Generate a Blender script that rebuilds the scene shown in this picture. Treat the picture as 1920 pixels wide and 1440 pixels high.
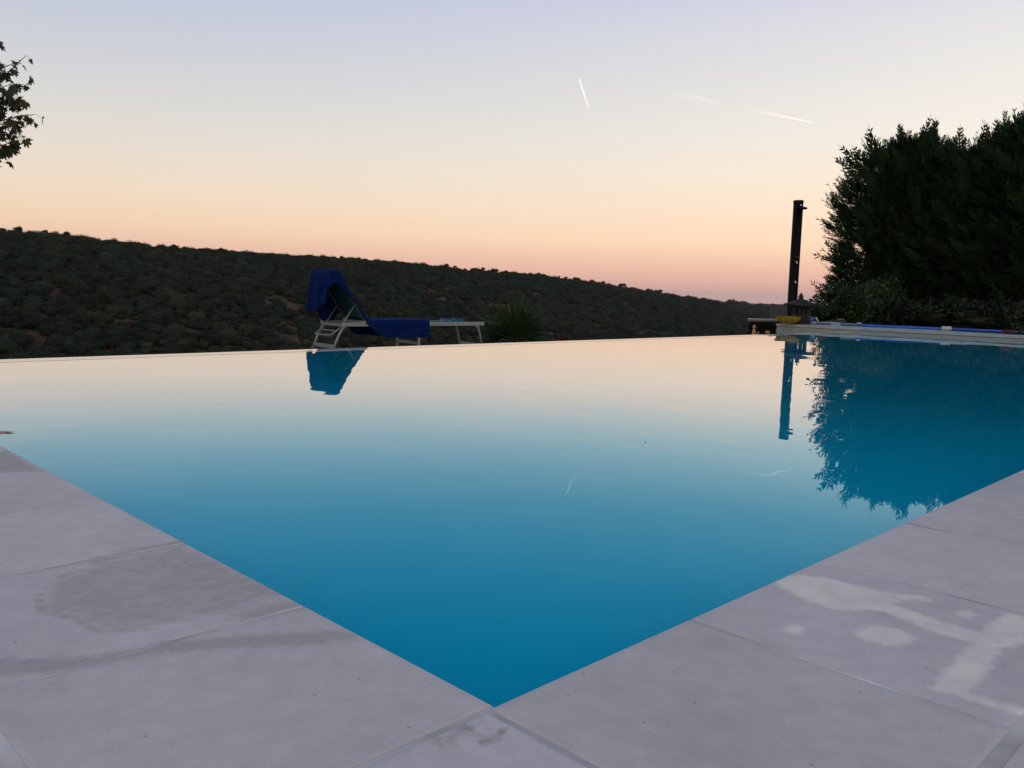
import bpy, bmesh, math, random
import numpy as np
from mathutils import Vector, Matrix, noise as mnoise
random.seed(7); rng = np.random.default_rng(11)
for o in list(bpy.data.objects): bpy.data.objects.remove(o)
S = bpy.context.scene; COL = S.collection
R = math.radians

# ------------------------------------------------------------------ camera
CAM_H, PITCH, ROLL, FPX = 0.52, .109, .027, 1590.0        # eye height over the water, tilt, lean, focal length in 1920-px units
fw = np.array([0, math.cos(PITCH), -math.sin(PITCH)]); r0 = np.array([1., 0, 0]); u0 = np.cross(r0, fw)
cr, sr = math.cos(ROLL), math.sin(ROLL)
rt = cr*r0 + sr*u0; up = -sr*r0 + cr*u0
cam = bpy.data.cameras.new('camera'); camo = bpy.data.objects.new('camera', cam); COL.objects.link(camo)
cam.sensor_width = 36; cam.lens = FPX/1920*36; cam.clip_end = 80000; cam.clip_start = .05
camo.matrix_world = Matrix(((rt[0], up[0], -fw[0], 0), (rt[1], up[1], -fw[1], 0), (rt[2], up[2], -fw[2], CAM_H), (0, 0, 0, 1)))
S.camera = camo

# ------------------------------------------------------------------ sky, sun, exposure
S.view_settings.view_transform = 'Standard'; S.view_settings.look = 'None'
S.view_settings.exposure = .16; S.view_settings.gamma = 1
S.cycles.use_denoising = True
S.cycles.max_bounces = 8; S.cycles.transmission_bounces = 4; S.cycles.volume_bounces = 1
S.cycles.caustics_reflective = False; S.cycles.caustics_refractive = True
W = bpy.data.worlds.new('World'); S.world = W; W.use_nodes = True
nt = W.node_tree; N = nt.nodes; Lk = nt.links
bg = N['Background']
tc = N.new('ShaderNodeTexCoord'); sx = N.new('ShaderNodeSeparateXYZ'); Lk.new(tc.outputs['Generated'], sx.inputs[0])
def mth(op, a, b=None, c=None):
    n = N.new('ShaderNodeMath'); n.operation = op
    for i, v in enumerate((a, b, c)):
        if v is None: continue
        if isinstance(v, (int, float)): n.inputs[i].default_value = v
        else: Lk.new(v, n.inputs[i])
    return n.outputs[0]
def ramp(stops):
    n = N.new('ShaderNodeValToRGB'); e = n.color_ramp.elements
    n.color_ramp.interpolation = 'LINEAR'
    pos = [(math.sin(R(d))+.1)/1.1 for d, _ in stops]
    e[0].position = pos[0]; e[0].color = (*stops[0][1], 1); e[1].position = pos[-1]; e[1].color = (*stops[-1][1], 1)
    for p, (_, c) in list(zip(pos, stops))[1:-1]:
        q = e.new(p); q.color = (*c, 1)
    return n
# dusk sky opposite the sunken sun: violet-grey base, pink belt, cream, lavender, deep blue overhead; a little brighter to the right
SKY_L = [(-2, (.40,.29,.29)), (0, (.60,.395,.35)), (.6, (.645,.38,.325)), (1.6, (.73,.44,.345)), (3.6, (.81,.595,.415)), (5.4, (.795,.645,.50)), (8, (.715,.65,.57)),
         (10.5, (.635,.622,.60)), (14.6, (.52,.55,.615)), (18, (.455,.495,.64)), (22, (.345,.42,.565)), (27, (.25,.35,.52)), (42, (.17,.25,.43)), (90, (.15,.20,.36))]
SKY_R = [(-2, (.46,.31,.30)), (0, (.66,.41,.36)), (.6, (.70,.405,.335)), (1.6, (.82,.495,.365)), (3.4, (1.0,.69,.47)), (5.6, (.96,.748,.565)), (7.5, (.92,.79,.63)),
         (10, (.86,.80,.71)), (16, (.72,.71,.71)), (18, (.65,.645,.725)), (22, (.49,.53,.65)), (27, (.36,.43,.58)), (42, (.22,.29,.46)), (90, (.15,.20,.36))]
el = mth('DIVIDE', mth('ADD', sx.outputs['Z'], .1), 1.1)
hl = mth('SQRT', mth('ADD', mth('MULTIPLY', sx.outputs['X'], sx.outputs['X']), mth('MULTIPLY', sx.outputs['Y'], sx.outputs['Y'])))
t = mth('ADD', mth('MULTIPLY', mth('DIVIDE', sx.outputs['X'], hl), .97), .5)
tn = N.new('ShaderNodeClamp'); Lk.new(t, tn.inputs[0]); t = mth('POWER', tn.outputs[0], 1.4)
ra, rb = ramp(SKY_L), ramp(SKY_R); Lk.new(el, ra.inputs[0]); Lk.new(el, rb.inputs[0])
mx = N.new('ShaderNodeMixRGB'); Lk.new(t, mx.inputs[0]); Lk.new(ra.outputs[0], mx.inputs[1]); Lk.new(rb.outputs[0], mx.inputs[2])
SKY_B = [(-2, (1.0, .55, .33)), (0, (1.5, .84, .43)), (5, (1.7, 1.13, .66)), (12, (1.4, 1.12, .82)), (25, (.82, .80, .78)), (45, (.36, .41, .50)), (90, (.15, .20, .36))]   # afterglow behind the camera
rc = ramp(SKY_B); Lk.new(el, rc.inputs[0]); mr = N.new('ShaderNodeMapRange'); mr.interpolation_type = 'SMOOTHSTEP'; mr.inputs[1].default_value = .35; mr.inputs[2].default_value = -.75; Lk.new(mth('DIVIDE', sx.outputs['Y'], hl), mr.inputs[0])
mb_ = N.new('ShaderNodeMixRGB'); Lk.new(mr.outputs[0], mb_.inputs[0]); Lk.new(mx.outputs[0], mb_.inputs[1]); Lk.new(rc.outputs[0], mb_.inputs[2])
Lk.new(mb_.outputs[0], bg.inputs[0]); bg.inputs[1].default_value = 1.0
# the sun has set behind the camera: it only reaches the high contrails, the land blocks it below
sun = bpy.data.lights.new('sun', 'SUN'); sun.energy = 4.0; sun.angle = R(.5); sun.color = (1, .93, .85)
suno = bpy.data.objects.new('sun', sun); COL.objects.link(suno)
sd = Vector((.45, -1, -math.tan(R(4)))).normalized()       # towards the sun, four degrees under the horizon
suno.rotation_euler = sd.to_track_quat('Z', 'Y').to_euler()

# ------------------------------------------------------------------ frames of reference
CX, CY = -0.0093, 0.899                                     # near pool corner
A0 = R(44.92); WV = np.array([math.cos(A0), math.sin(A0)]); VV = np.array([-WV[1], WV[0]])
def P(r, l, z=0): return Vector((CX+r*WV[0]+l*VV[0], CY+r*WV[1]+l*VV[1], z))
def RL(x, y):
    dx, dy = x-CX, y-CY
    return dx*WV[0]+dy*WV[1], dx*VV[0]+dy*VV[1]
def ray(px, py):
    return rt*((px-960)/FPX) + up*((720-py)/FPX) + fw
def onz(px, py, z):
    d = ray(px, py); k = (z-CAM_H)/d[2]; return d[0]*k, d[1]*k
def atD(px, py, D):
    d = ray(px, py); k = D/math.hypot(d[0], d[1]); return Vector((d[0]*k, d[1]*k, d[2]*k+CAM_H))
DECK_Z, R_END, L_OUT, L_IN, WALL_Z, L_WALL = .06, 13.05, 5.50, 5.25, .085, 6.6

# ------------------------------------------------------------------ materials
def mat(name, col, rough=.6, spec=.5, metal=0, var=.0, scale=8, bump=0, bscale=60, trans=0, attr=None, coat=0, sheen=0):
    m = bpy.data.materials.new(name); m.use_nodes = True
    t = m.node_tree; n = t.nodes; b = n['Principled BSDF']
    b.inputs['Roughness'].default_value = rough; b.inputs['Metallic'].default_value = metal
    b.inputs['Specular IOR Level'].default_value = spec
    b.inputs['Base Color'].default_value = (*col, 1)
    if coat: b.inputs['Coat Weight'].default_value = coat; b.inputs['Coat Roughness'].default_value = .08
    if sheen: b.inputs['Sheen Weight'].default_value = sheen
    src = None
    if var:
        tcn = n.new('ShaderNodeTexCoord'); nz = n.new('ShaderNodeTexNoise'); nz.inputs['Scale'].default_value = scale; nz.inputs['Detail'].default_value = 6
        t.links.new(tcn.outputs['Object'], nz.inputs[0])
        rp = n.new('ShaderNodeValToRGB'); rp.color_ramp.elements[0].position = .3; rp.color_ramp.elements[1].position = .7
        rp.color_ramp.elements[0].color = (*[c*(1-var) for c in col], 1); rp.color_ramp.elements[1].color = (*[min(1, c*(1+var)) for c in col], 1)
        t.links.new(nz.outputs[0], rp.inputs[0]); src = rp.outputs[0]
    if attr:
        a = n.new('ShaderNodeVertexColor'); a.layer_name = attr
        if True:
            q = n.new('ShaderNodeMixRGB'); q.blend_type = 'MULTIPLY'; q.inputs[0].default_value = 1
            if src is not None: t.links.new(src, q.inputs[1])
            else: q.inputs[1].default_value = (*col, 1)
            t.links.new(a.outputs[0], q.inputs[2]); src = q.outputs[0]
    if src is not None: t.links.new(src, b.inputs['Base Color'])
    if bump:
        tcn = n.new('ShaderNodeTexCoord'); nz = n.new('ShaderNodeTexNoise'); nz.inputs['Scale'].default_value = bscale; nz.inputs['Detail'].default_value = 5
        bp = n.new('ShaderNodeBump'); bp.inputs['Strength'].default_value = bump; bp.inputs['Distance'].default_value = .01
        t.links.new(tcn.outputs['Object'], nz.inputs[0]); t.links.new(nz.outputs[0], bp.inputs['Height']); t.links.new(bp.outputs[0], b.inputs['Normal'])
    if trans:
        tr = n.new('ShaderNodeBsdfTranslucent'); ms = n.new('ShaderNodeMixShader'); ms.inputs[0].default_value = trans
        if src is not None: t.links.new(src, tr.inputs[0])
        else: tr.inputs[0].default_value = (*col, 1)
        t.links.new(b.outputs[0], ms.inputs[1]); t.links.new(tr.outputs[0], ms.inputs[2]); t.links.new(ms.outputs[0], n['Material Output'].inputs[0])
    return m

# ------------------------------------------------------------------ mesh builder
class MB:
    def __init__(s): s.v = []; s.f = []; s.sm = []
    def add(s, vs, fs, smooth=False):
        o = len(s.v); s.v += [tuple(x) for x in vs]; s.f += [tuple(i+o for i in f) for f in fs]; s.sm += [smooth]*len(fs); return s
    def box(s, c, d, rot=None, bev=0):
        bm = bmesh.new(); bmesh.ops.create_cube(bm, size=1)
        for v in bm.verts: v.co = Vector((v.co.x*d[0], v.co.y*d[1], v.co.z*d[2]))
        if bev: bmesh.ops.bevel(bm, geom=bm.edges[:], offset=bev, segments=2, affect='EDGES', profile=.5)
        M = rot.to_4x4() if rot is not None else Matrix.Identity(4)
        vs = [M @ v.co + Vector(c) for v in bm.verts]; bm.verts.index_update()
        fs = [[v.index for v in f.verts] for f in bm.faces]; bm.free(); return s.add(vs, fs)
    def bar(s, a, b, w, h, side=None, bev=.002):                # square tube from a to b
        a, b = Vector(a), Vector(b); x = (b-a); L = x.length; x.normalize()
        y = Vector(side) if side else (Vector((0, 0, 1)).cross(x) if abs(x.z) < .95 else Vector((1, 0, 0)))
        y = (y - x*y.dot(x)).normalized(); z = x.cross(y)
        return s.box((a+b)/2, (L, w, h), Matrix((x, y, z)).transposed(), bev)
    def tube(s, pts, rad, n=10, caps=True):
        pts = [Vector(p) for p in pts]; rs = rad if isinstance(rad, (list, tuple)) else [rad]*len(pts)
        vs, fs = [], []; ref = None
        for i, p in enumerate(pts):
            d = (pts[min(i+1, len(pts)-1)]-pts[max(i-1, 0)]).normalized()
            if ref is None: ref = d.orthogonal().normalized()
            ref = (ref-d*ref.dot(d)).normalized(); q = d.cross(ref)
            for k in range(n):
                a = 2*math.pi*k/n; vs.append(p+(ref*math.cos(a)+q*math.sin(a))*rs[i])
        for i in range(len(pts)-1):
            for k in range(n): fs.append((i*n+k, i*n+(k+1) % n, (i+1)*n+(k+1) % n, (i+1)*n+k))
        if caps: fs += [tuple(range(n))[::-1], tuple((len(pts)-1)*n+k for k in range(n))]
        return s.add(vs, fs, True)
    def lathe(s, prof, c=(0, 0, 0), n=24, square=False):
        vs, fs = [], []
        for r, z in prof:
            for k in range(n):
                a = 2*math.pi*(k+.5)/n; q = 1
                vs.append((c[0]+r*q*math.cos(a), c[1]+r*q*math.sin(a), c[2]+z))
        for i in range(len(prof)-1):
            for k in range(n): fs.append((i*n+k, i*n+(k+1) % n, (i+1)*n+(k+1) % n, (i+1)*n+k))
        fs += [tuple(range(n))[::-1], tuple((len(prof)-1)*n+k for k in range(n))]
        return s.add(vs, fs, n > 8)
    def build(s, name, m, parent=None, M=None):
        me = bpy.data.meshes.new(name); vs = s.v
        if M is not None: vs = [M @ Vector(v) for v in vs]
        me.from_pydata([tuple(v) for v in vs], [], s.f); me.polygons.foreach_set('use_smooth', s.sm)
        me.materials.append(m); me.update()
        o = bpy.data.objects.new(name, me); COL.objects.link(o)
        if parent: o.parent = parent
        return o
def npmesh(name, V, F, m, parent=None, colors=None, smooth=False):
    """V (n,3), F list of (k,3) or (k,4) arrays"""
    me = bpy.data.meshes.new(name); V = np.asarray(V, np.float32)
    F = [np.asarray(f, np.int32) for f in (F if isinstance(F, list) else [F])]
    idx = np.concatenate([f.ravel() for f in F]); tot = np.concatenate([np.full(len(f), f.shape[1], np.int32) for f in F])
    me.vertices.add(len(V)); me.vertices.foreach_set('co', V.ravel())
    me.loops.add(len(idx)); me.loops.foreach_set('vertex_index', idx)
    me.polygons.add(len(tot)); me.polygons.foreach_set('loop_start', np.concatenate([[0], np.cumsum(tot)[:-1]]).astype(np.int32))
    me.polygons.foreach_set('loop_total', tot)
    if smooth: me.polygons.foreach_set('use_smooth', np.ones(len(tot), bool))
    if colors is not None:
        a = me.color_attributes.new('tint', 'FLOAT_COLOR', 'POINT')
        c = np.ones((len(V), 4), np.float32); c[:, :3] = colors; a.data.foreach_set('color', c.ravel())
    me.update(calc_edges=True); me.validate(); me.materials.append(m)
    o = bpy.data.objects.new(name, me); COL.objects.link(o)
    if parent: o.parent = parent
    return o
def tag(o, label=None, cat=None, group=None, kind=None):
    if label: o['label'] = label
    if cat: o['category'] = cat
    if group: o['group'] = group
    if kind: o['kind'] = kind
    return o
def thing(name, label, cat, loc=(0, 0, 0), rz=0, group=None):
    o = bpy.data.objects.new(name, None); COL.objects.link(o); o.empty_display_size = .2
    o.location = loc; o.rotation_euler = (0, 0, rz); return tag(o, label, cat, group)
def sstep(a, b, x):
    t = np.clip((np.asarray(x, float)-a)/(b-a), 0, 1); return t*t*(3-2*t)

# ------------------------------------------------------------------ ground: one sheet from the pool to the horizon
RX = np.array([-900, -400, -100, 0, 100, 200, 300, 400, 500, 600, 700, 800, 900, 1000, 1100, 1200, 1300, 1345, 1375, 1400, 1450, 1560, 1800, 2200, 3200], float)
RY = np.array([330, 392, 432, 440, 443, 455, 466, 472, 479, 484, 491, 499, 508, 516, 529, 543.5, 560.5, 567, 566.5, 571, 573, 577, 582, 592, 617], float)
RD = np.array([380, 400, 420, 430, 430, 440, 450, 470, 500, 540, 590, 650, 720, 800, 880, 980, 1120, 1200, 2100, 2300, 2600, 2800, 2900, 3000, 3000], float)
EY = 675.5-.0346*RX                                          # where the overflow edge crosses each direction
TH = []; RZ = []; VD = []; VZ = []
for x, y, D, ey in zip(RX, RY, RD, EY):
    d = ray(x, y); hd = math.hypot(d[0], d[1]); TH.append(math.atan2(d[0], d[1])); RZ.append(CAM_H+d[2]/hd*D-2.1*max(1, D/560))
    dv = min(.48*D, 420); e = ray(x, min(ey, 700)+14); VD.append(dv); VZ.append(min(-15., CAM_H+e[2]/math.hypot(e[0], e[1])*dv))
TH, RZ, VD, VZ = map(np.array, (TH, RZ, VD, VZ))
PCX, PCY = P(R_END/2, L_OUT/2).xy
def height(x, y):
    x = np.asarray(x, float); y = np.asarray(y, float)
    D = np.hypot(x, y); th = np.arctan2(x, y)
    rz = np.interp(th, TH, RZ); rd = np.interp(th, TH, RD); vd = np.interp(th, TH, VD); vz = np.interp(th, TH, VZ)
    front = np.clip((1.35-np.abs(th))/.25, 0, 1)                # behind the house the land just falls away
    r, l = RL(x, y)
    near = -.27*sstep(5.3, 5.6, l)
    near = near + (.04-near)*sstep(15.6, 17.2, r)*sstep(5, 5.6, l)*(1-sstep(8.8, 9.9, l))
    near = np.where((r > 13.2) & (l <= 5.3), .04, near)
    near = np.where((l < 5.3) & (r <= 13.2), -.05, near)
    drop = np.hypot(np.maximum(r-23, 0), np.maximum(l-8.3, 0)) + np.maximum(-3-r, 0)*.5
    near = near-.48*np.minimum(drop, 60)
    a = sstep(30, 1, (vd-D)*0+np.clip((vd-D), 0, None)/np.maximum(vd-26, 1)*30)   # 0 near the house, 1 at the valley floor
    a = np.clip((D-26)/(vd-26), 0, 1); a = a*a*(3-2*a)
    z1 = np.maximum(near, vz-4)*(1-a)+vz*a
    s = np.clip((D-vd)/(rd-vd), 0, 1)
    z2 = vz+(rz-vz)*np.sin(s*math.pi/2)**.9
    q = np.clip((D-rd)/(rd*1.2), 0, 1)
    z3 = rz+(-78-rz)*(q*q*(3-2*q))
    z = np.where(D < vd, z1, np.where(D < rd, z2, z3))
    zb = near*(1-sstep(30, 260, D))-78*sstep(30, 900, D)
    return zb+(z-zb)*front
m_ground = mat('dry_ground', (.062, .038, .019), .95, .2, var=.5, scale=.12)
n_ = m_ground.node_tree.nodes
def build_ground():
    rad = np.concatenate([[0], np.geomspace(.15, 12500, 150)])
    thc = np.concatenate([np.linspace(-.85, .75, 321), np.linspace(.75, 2*math.pi-.85, 121)[1:-1]])   # fine in front, coarser behind
    n = len(thc); V = np.zeros((len(rad), n, 3))
    hx, hy = (R_END+.5)/2+.0, (L_OUT+.1)/2
    for j, a in enumerate(thc):
        dx, dy = math.sin(a), math.cos(a); ur, ul = dx*WV[0]+dy*WV[1], dx*VV[0]+dy*VV[1]
        k = min(hx/max(abs(ur), 1e-9), hy/max(abs(ul), 1e-9))
        V[:, j, 0] = PCX+dx*(k+rad); V[:, j, 1] = PCY+dy*(k+rad)
    V[..., 2] = height(V[..., 0], V[..., 1])
    far = np.hypot(V[..., 0], V[..., 1]); rough = np.zeros_like(far)
    for i in range(len(rad)):
        if rad[i] > 60:
            for j in range(n):
                rough[i, j] = mnoise.noise(Vector((V[i, j, 0]/45, V[i, j, 1]/45, 3)))*1.2
    V[..., 2] += rough*sstep(90, 250, far)
    i, j = np.meshgrid(np.arange(len(rad)-1), np.arange(n), indexing='ij'); j2 = (j+1) % n
    F = np.stack([i*n+j, (i+1)*n+j, (i+1)*n+j2, i*n+j2], -1).reshape(-1, 4)
    return tag(npmesh('ground', V.reshape(-1, 3), F, m_ground, smooth=True), kind='structure')
build_ground()
def ground_z(x, y): return float(height(x, y))

# ------------------------------------------------------------------ pool deck of square stone tiles
m_deck = bpy.data.materials.new('pale_stone_tile'); m_deck.use_nodes = True
def deck_nodes():
    t = m_deck.node_tree; n = t.nodes; lk = t.links.new; b = n['Principled BSDF']
    tcn = n.new('ShaderNodeTexCoord')
    def nz(scale, det=6, rough=.55):
        q = n.new('ShaderNodeTexNoise'); q.inputs['Scale'].default_value = scale; q.inputs['Detail'].default_value = det; q.inputs['Roughness'].default_value = rough
        lk(tcn.outputs['Object'], q.inputs[0]); return q.outputs[0]
    def rp(src, p0, c0, p1, c1):
        q = n.new('ShaderNodeValToRGB'); e = q.color_ramp.elements; e[0].position = p0; e[0].color = (*c0, 1); e[1].position = p1; e[1].color = (*c1, 1); lk(src, q.inputs[0]); return q.outputs[0]
    def mix(mode, f, a, c):
        q = n.new('ShaderNodeMixRGB'); q.blend_type = mode
        if isinstance(f, float): q.inputs[0].default_value = f
        else: lk(f, q.inputs[0])
        for i, x in ((1, a), (2, c)):
            if isinstance(x, tuple): q.inputs[i].default_value = (*x, 1)
            else: lk(x, q.inputs[i])
        return q.outputs[0]
    base = rp(nz(3.4, 9, .68), .30, (.49, .45, .44), .70, (.615, .565, .55))
    base = mix('MULTIPLY', 1.0, base, rp(nz(30, 5), .3, (.93, .93, .94), .7, (1.05, 1.05, 1.04)))
    base = mix('MULTIPLY', 1.0, base, rp(nz(420, 2), .25, (.90, .90, .90), .6, (1.03, 1.03, 1.03)))
    sp = n.new('ShaderNodeTexVoronoi'); sp.inputs['Scale'].default_value = 24; lk(tcn.outputs['Object'], sp.inputs[0])   # small dark pits
    base = mix('MULTIPLY', 1.0, base, rp(sp.outputs['Distance'], .03, (.62, .6, .6), .07, (1, 1, 1)))
    vc = n.new('ShaderNodeVertexColor'); vc.layer_name = 'tint'; sep = n.new('ShaderNodeSeparateColor'); lk(vc.outputs[0], sep.inputs[0])
    def rag(src, k):                                          # ragged stain edges
        a = n.new('ShaderNodeMath'); a.operation = 'MULTIPLY_ADD'; lk(nz(55, 5), a.inputs[0]); a.inputs[1].default_value = .9; a.inputs[2].default_value = -.45
        c = n.new('ShaderNodeMath'); c.operation = 'ADD'; lk(src, c.inputs[0]); lk(a.outputs[0], c.inputs[1])
        e = n.new('ShaderNodeMapRange'); e.inputs[1].default_value = .26; e.inputs[2].default_value = .74; e.inputs[3].default_value = 0; e.inputs[4].default_value = k; lk(c.outputs[0], e.inputs[0]); return e.outputs[0]
    pm = n.new('ShaderNodeMath'); pm.operation = 'MULTIPLY'; lk(rag(sep.outputs[0], .92), pm.inputs[0])
    pr_ = n.new('ShaderNodeMapRange'); pr_.inputs[1].default_value = .30; pr_.inputs[2].default_value = .62; pr_.inputs[3].default_value = .45; pr_.inputs[4].default_value = 1.0; lk(nz(16, 6, .7), pr_.inputs[0]); lk(pr_.outputs[0], pm.inputs[1])
    base = mix('MIX', pm.outputs[0], base, (.84, .765, .65))
    vt = n.new('ShaderNodeVertexColor'); vt.layer_name = 'tone'; base = mix('MULTIPLY', 1.0, base, vt.outputs[0])
    base = mix('MULTIPLY', rag(sep.outputs[1], 1.0), base, (.76, .755, .73))
    base = mix('MULTIPLY', rag(sep.outputs[2], 1.0), base, (.30, .24, .18))
    lk(base, b.inputs['Base Color']); b.inputs['Roughness'].default_value = .62; b.inputs['Specular IOR Level'].default_value = .35
    bp = n.new('ShaderNodeBump'); bp.inputs['Strength'].default_value = .25; bp.inputs['Distance'].default_value = .002
    ad = n.new('ShaderNodeMath'); ad.operation = 'ADD'; lk(nz(160, 4), ad.inputs[0]); lk(nz(14, 3), ad.inputs[1]); lk(ad.outputs[0], bp.inputs['Height']); lk(bp.outputs[0], b.inputs['Normal'])
deck_nodes()
m_grout = mat('pale_grout', (.52, .49, .47), .9, .2, var=.5, scale=5)
def poly_sd(x, y, poly):
    """signed distance to a polygon, negative inside"""
    p = np.array(poly, float); d = np.full(x.shape, 1e9); ins = np.zeros(x.shape, bool)
    for i in range(len(p)):
        a, b = p[i], p[(i+1) % len(p)]; e = b-a; wx, wy = x-a[0], y-a[1]
        k = np.clip((wx*e[0]+wy*e[1])/(e@e+1e-12), 0, 1); d = np.minimum(d, np.hypot(wx-e[0]*k, wy-e[1]*k))
        c = ((a[1] > y) != (b[1] > y)) & (x < (b[0]-a[0])*(y-a[1])/(b[1]-a[1]+1e-12)+a[0]); ins ^= c
    return np.where(ins, -d, d)
def stain(pts): return [RL(*onz(px, py, DECK_Z)) for px, py in pts]
PALE = [stain(q) for q in (
    [(1448,1091),(1490,1077),(1555,1084),(1640,1107),(1692,1126),(1672,1133),(1760,1163),(1842,1188),(1885,1150),(1935,1158),(1935,1205),(1878,1216),(1850,1268),(1815,1300),(1935,1332),(1935,1348),(1800,1307),(1745,1290),(1772,1258),(1826,1205),(1740,1182),(1655,1145),(1560,1142),(1500,1120)],
    [(1603,1183),(1640,1173),(1690,1180),(1718,1195),(1705,1210),(1660,1210),(1620,1200)], [(1466,1178),(1490,1170),(1515,1180),(1500,1190),(1478,1188)],
    [(1788,1150),(1812,1143),(1832,1152),(1815,1160)], [(1645,1108),(1740,1120),(1745,1127),(1690,1124)])]
DARK = [stain(q) for q in (
    [(-20,1238),(150,1235),(300,1206),(470,1190),(650,1181),(682,1198),(560,1210),(430,1216),(280,1232),(120,1258),(-20,1268)],
    [(165,1050),(250,1030),(342,1014),(346,1021),(250,1040),(172,1060)], [(-20,848),(10,845),(78,884),(-20,888)],
    [(430,1160),(520,1128),(570,1130),(585,1137),(470,1165)])]
RING = stain([(345,1020),(180,1058),(100,1086),(70,1120),(78,1148),(145,1160),(180,1185),(280,1180),(430,1150),(510,1122),(545,1110)])
DIRT = [stain(q) for q in ([(898,1393),(925,1380),(948,1366),(953,1372),(930,1388),(904,1400)],)]
RUST = stain([(790,1392),(845,1352),(905,1342),(938,1362),(960,1385),(890,1398),(840,1404)])
TONES = []
def tile(vs, fs, cs, r0_, r1_, l0_, l1_, step):
    """one bevelled slab with a fine top so that stains can run over it"""
    b = .0014; zt = DECK_Z+min(abs(rng.normal(0, .0003)), .0006)
    n1 = max(2, int((r1_-r0_)/step)); n2 = max(2, int((l1_-l0_)/step))
    rs = np.concatenate([[r0_], np.linspace(r0_+b, r1_-b, n1+1), [r1_]]); ls = np.concatenate([[l0_], np.linspace(l0_+b, l1_-b, n2+1), [l1_]])
    g1, g2 = np.meshgrid(rs, ls, indexing='ij'); z = np.full(g1.shape, zt)
    z[0, :] = z[-1, :] = zt-b*.8; z[:, 0] = z[:, -1] = zt-b*.8
    def soft(sd, w=.012): return np.clip(.5-sd/(2*w), 0, 1)
    c = np.zeros(g1.shape+(3,))
    if step < .05:
        for q in PALE: c[..., 0] = np.maximum(c[..., 0], soft(poly_sd(g1, g2, q), .015))
        for q in DARK: c[..., 1] = np.maximum(c[..., 1], soft(poly_sd(g1, g2, q), .02))
        sd = poly_sd(g1, g2, RING); c[..., 1] = np.maximum(c[..., 1], soft(sd, .022)*.64)
        ringl = .8*np.clip(1-np.abs(sd)/.013, 0, 1)*(g1 < -.20)*(np.sin(g1*31+g2*17) > -.35); c[..., 1] = np.maximum(c[..., 1], ringl)
        for q in DIRT: c[..., 2] = np.maximum(c[..., 2], soft(poly_sd(g1, g2, q), .006)*.8)
        c[..., 2] = np.maximum(c[..., 2], soft(poly_sd(g1, g2, RUST), .025)*.40)
    N1, N2 = g1.shape; o = sum(len(a) for a in vs)
    Vt = np.stack([CX+g1*WV[0]+g2*VV[0], CY+g1*WV[1]+g2*VV[1], z], -1).reshape(-1, 3)
    i, j = np.meshgrid(np.arange(N1-1), np.arange(N2-1), indexing='ij')
    F = np.stack([i*N2+j, (i+1)*N2+j, (i+1)*N2+j+1, i*N2+j+1], -1).reshape(-1, 4)+o
    ring = [k*N2 for k in range(N1)]+[(N1-1)*N2+k for k in range(1, N2)]+[k*N2+N2-1 for k in range(N1-2, -1, -1)]+[k for k in range(N2-2, 0, -1)]
    low = Vt[ring].copy(); low[:, 2] = DECK_Z-.05; ob = o+len(Vt); m = len(ring)
    F2 = np.array([(o+ring[k], ob+k, ob+(k+1) % m, o+ring[(k+1) % m]) for k in range(m)])[:, ::-1]
    TONES.append(np.full((len(Vt)+m, 3), 1.0)*rng.normal(1, .035)*np.array([1, 1, rng.normal(1, .012)]))
    vs.append(np.concatenate([Vt, low])); fs.append(F); fs.append(F2); cs.append(np.concatenate([c.reshape(-1, 3), np.zeros((m, 3))]))
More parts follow.
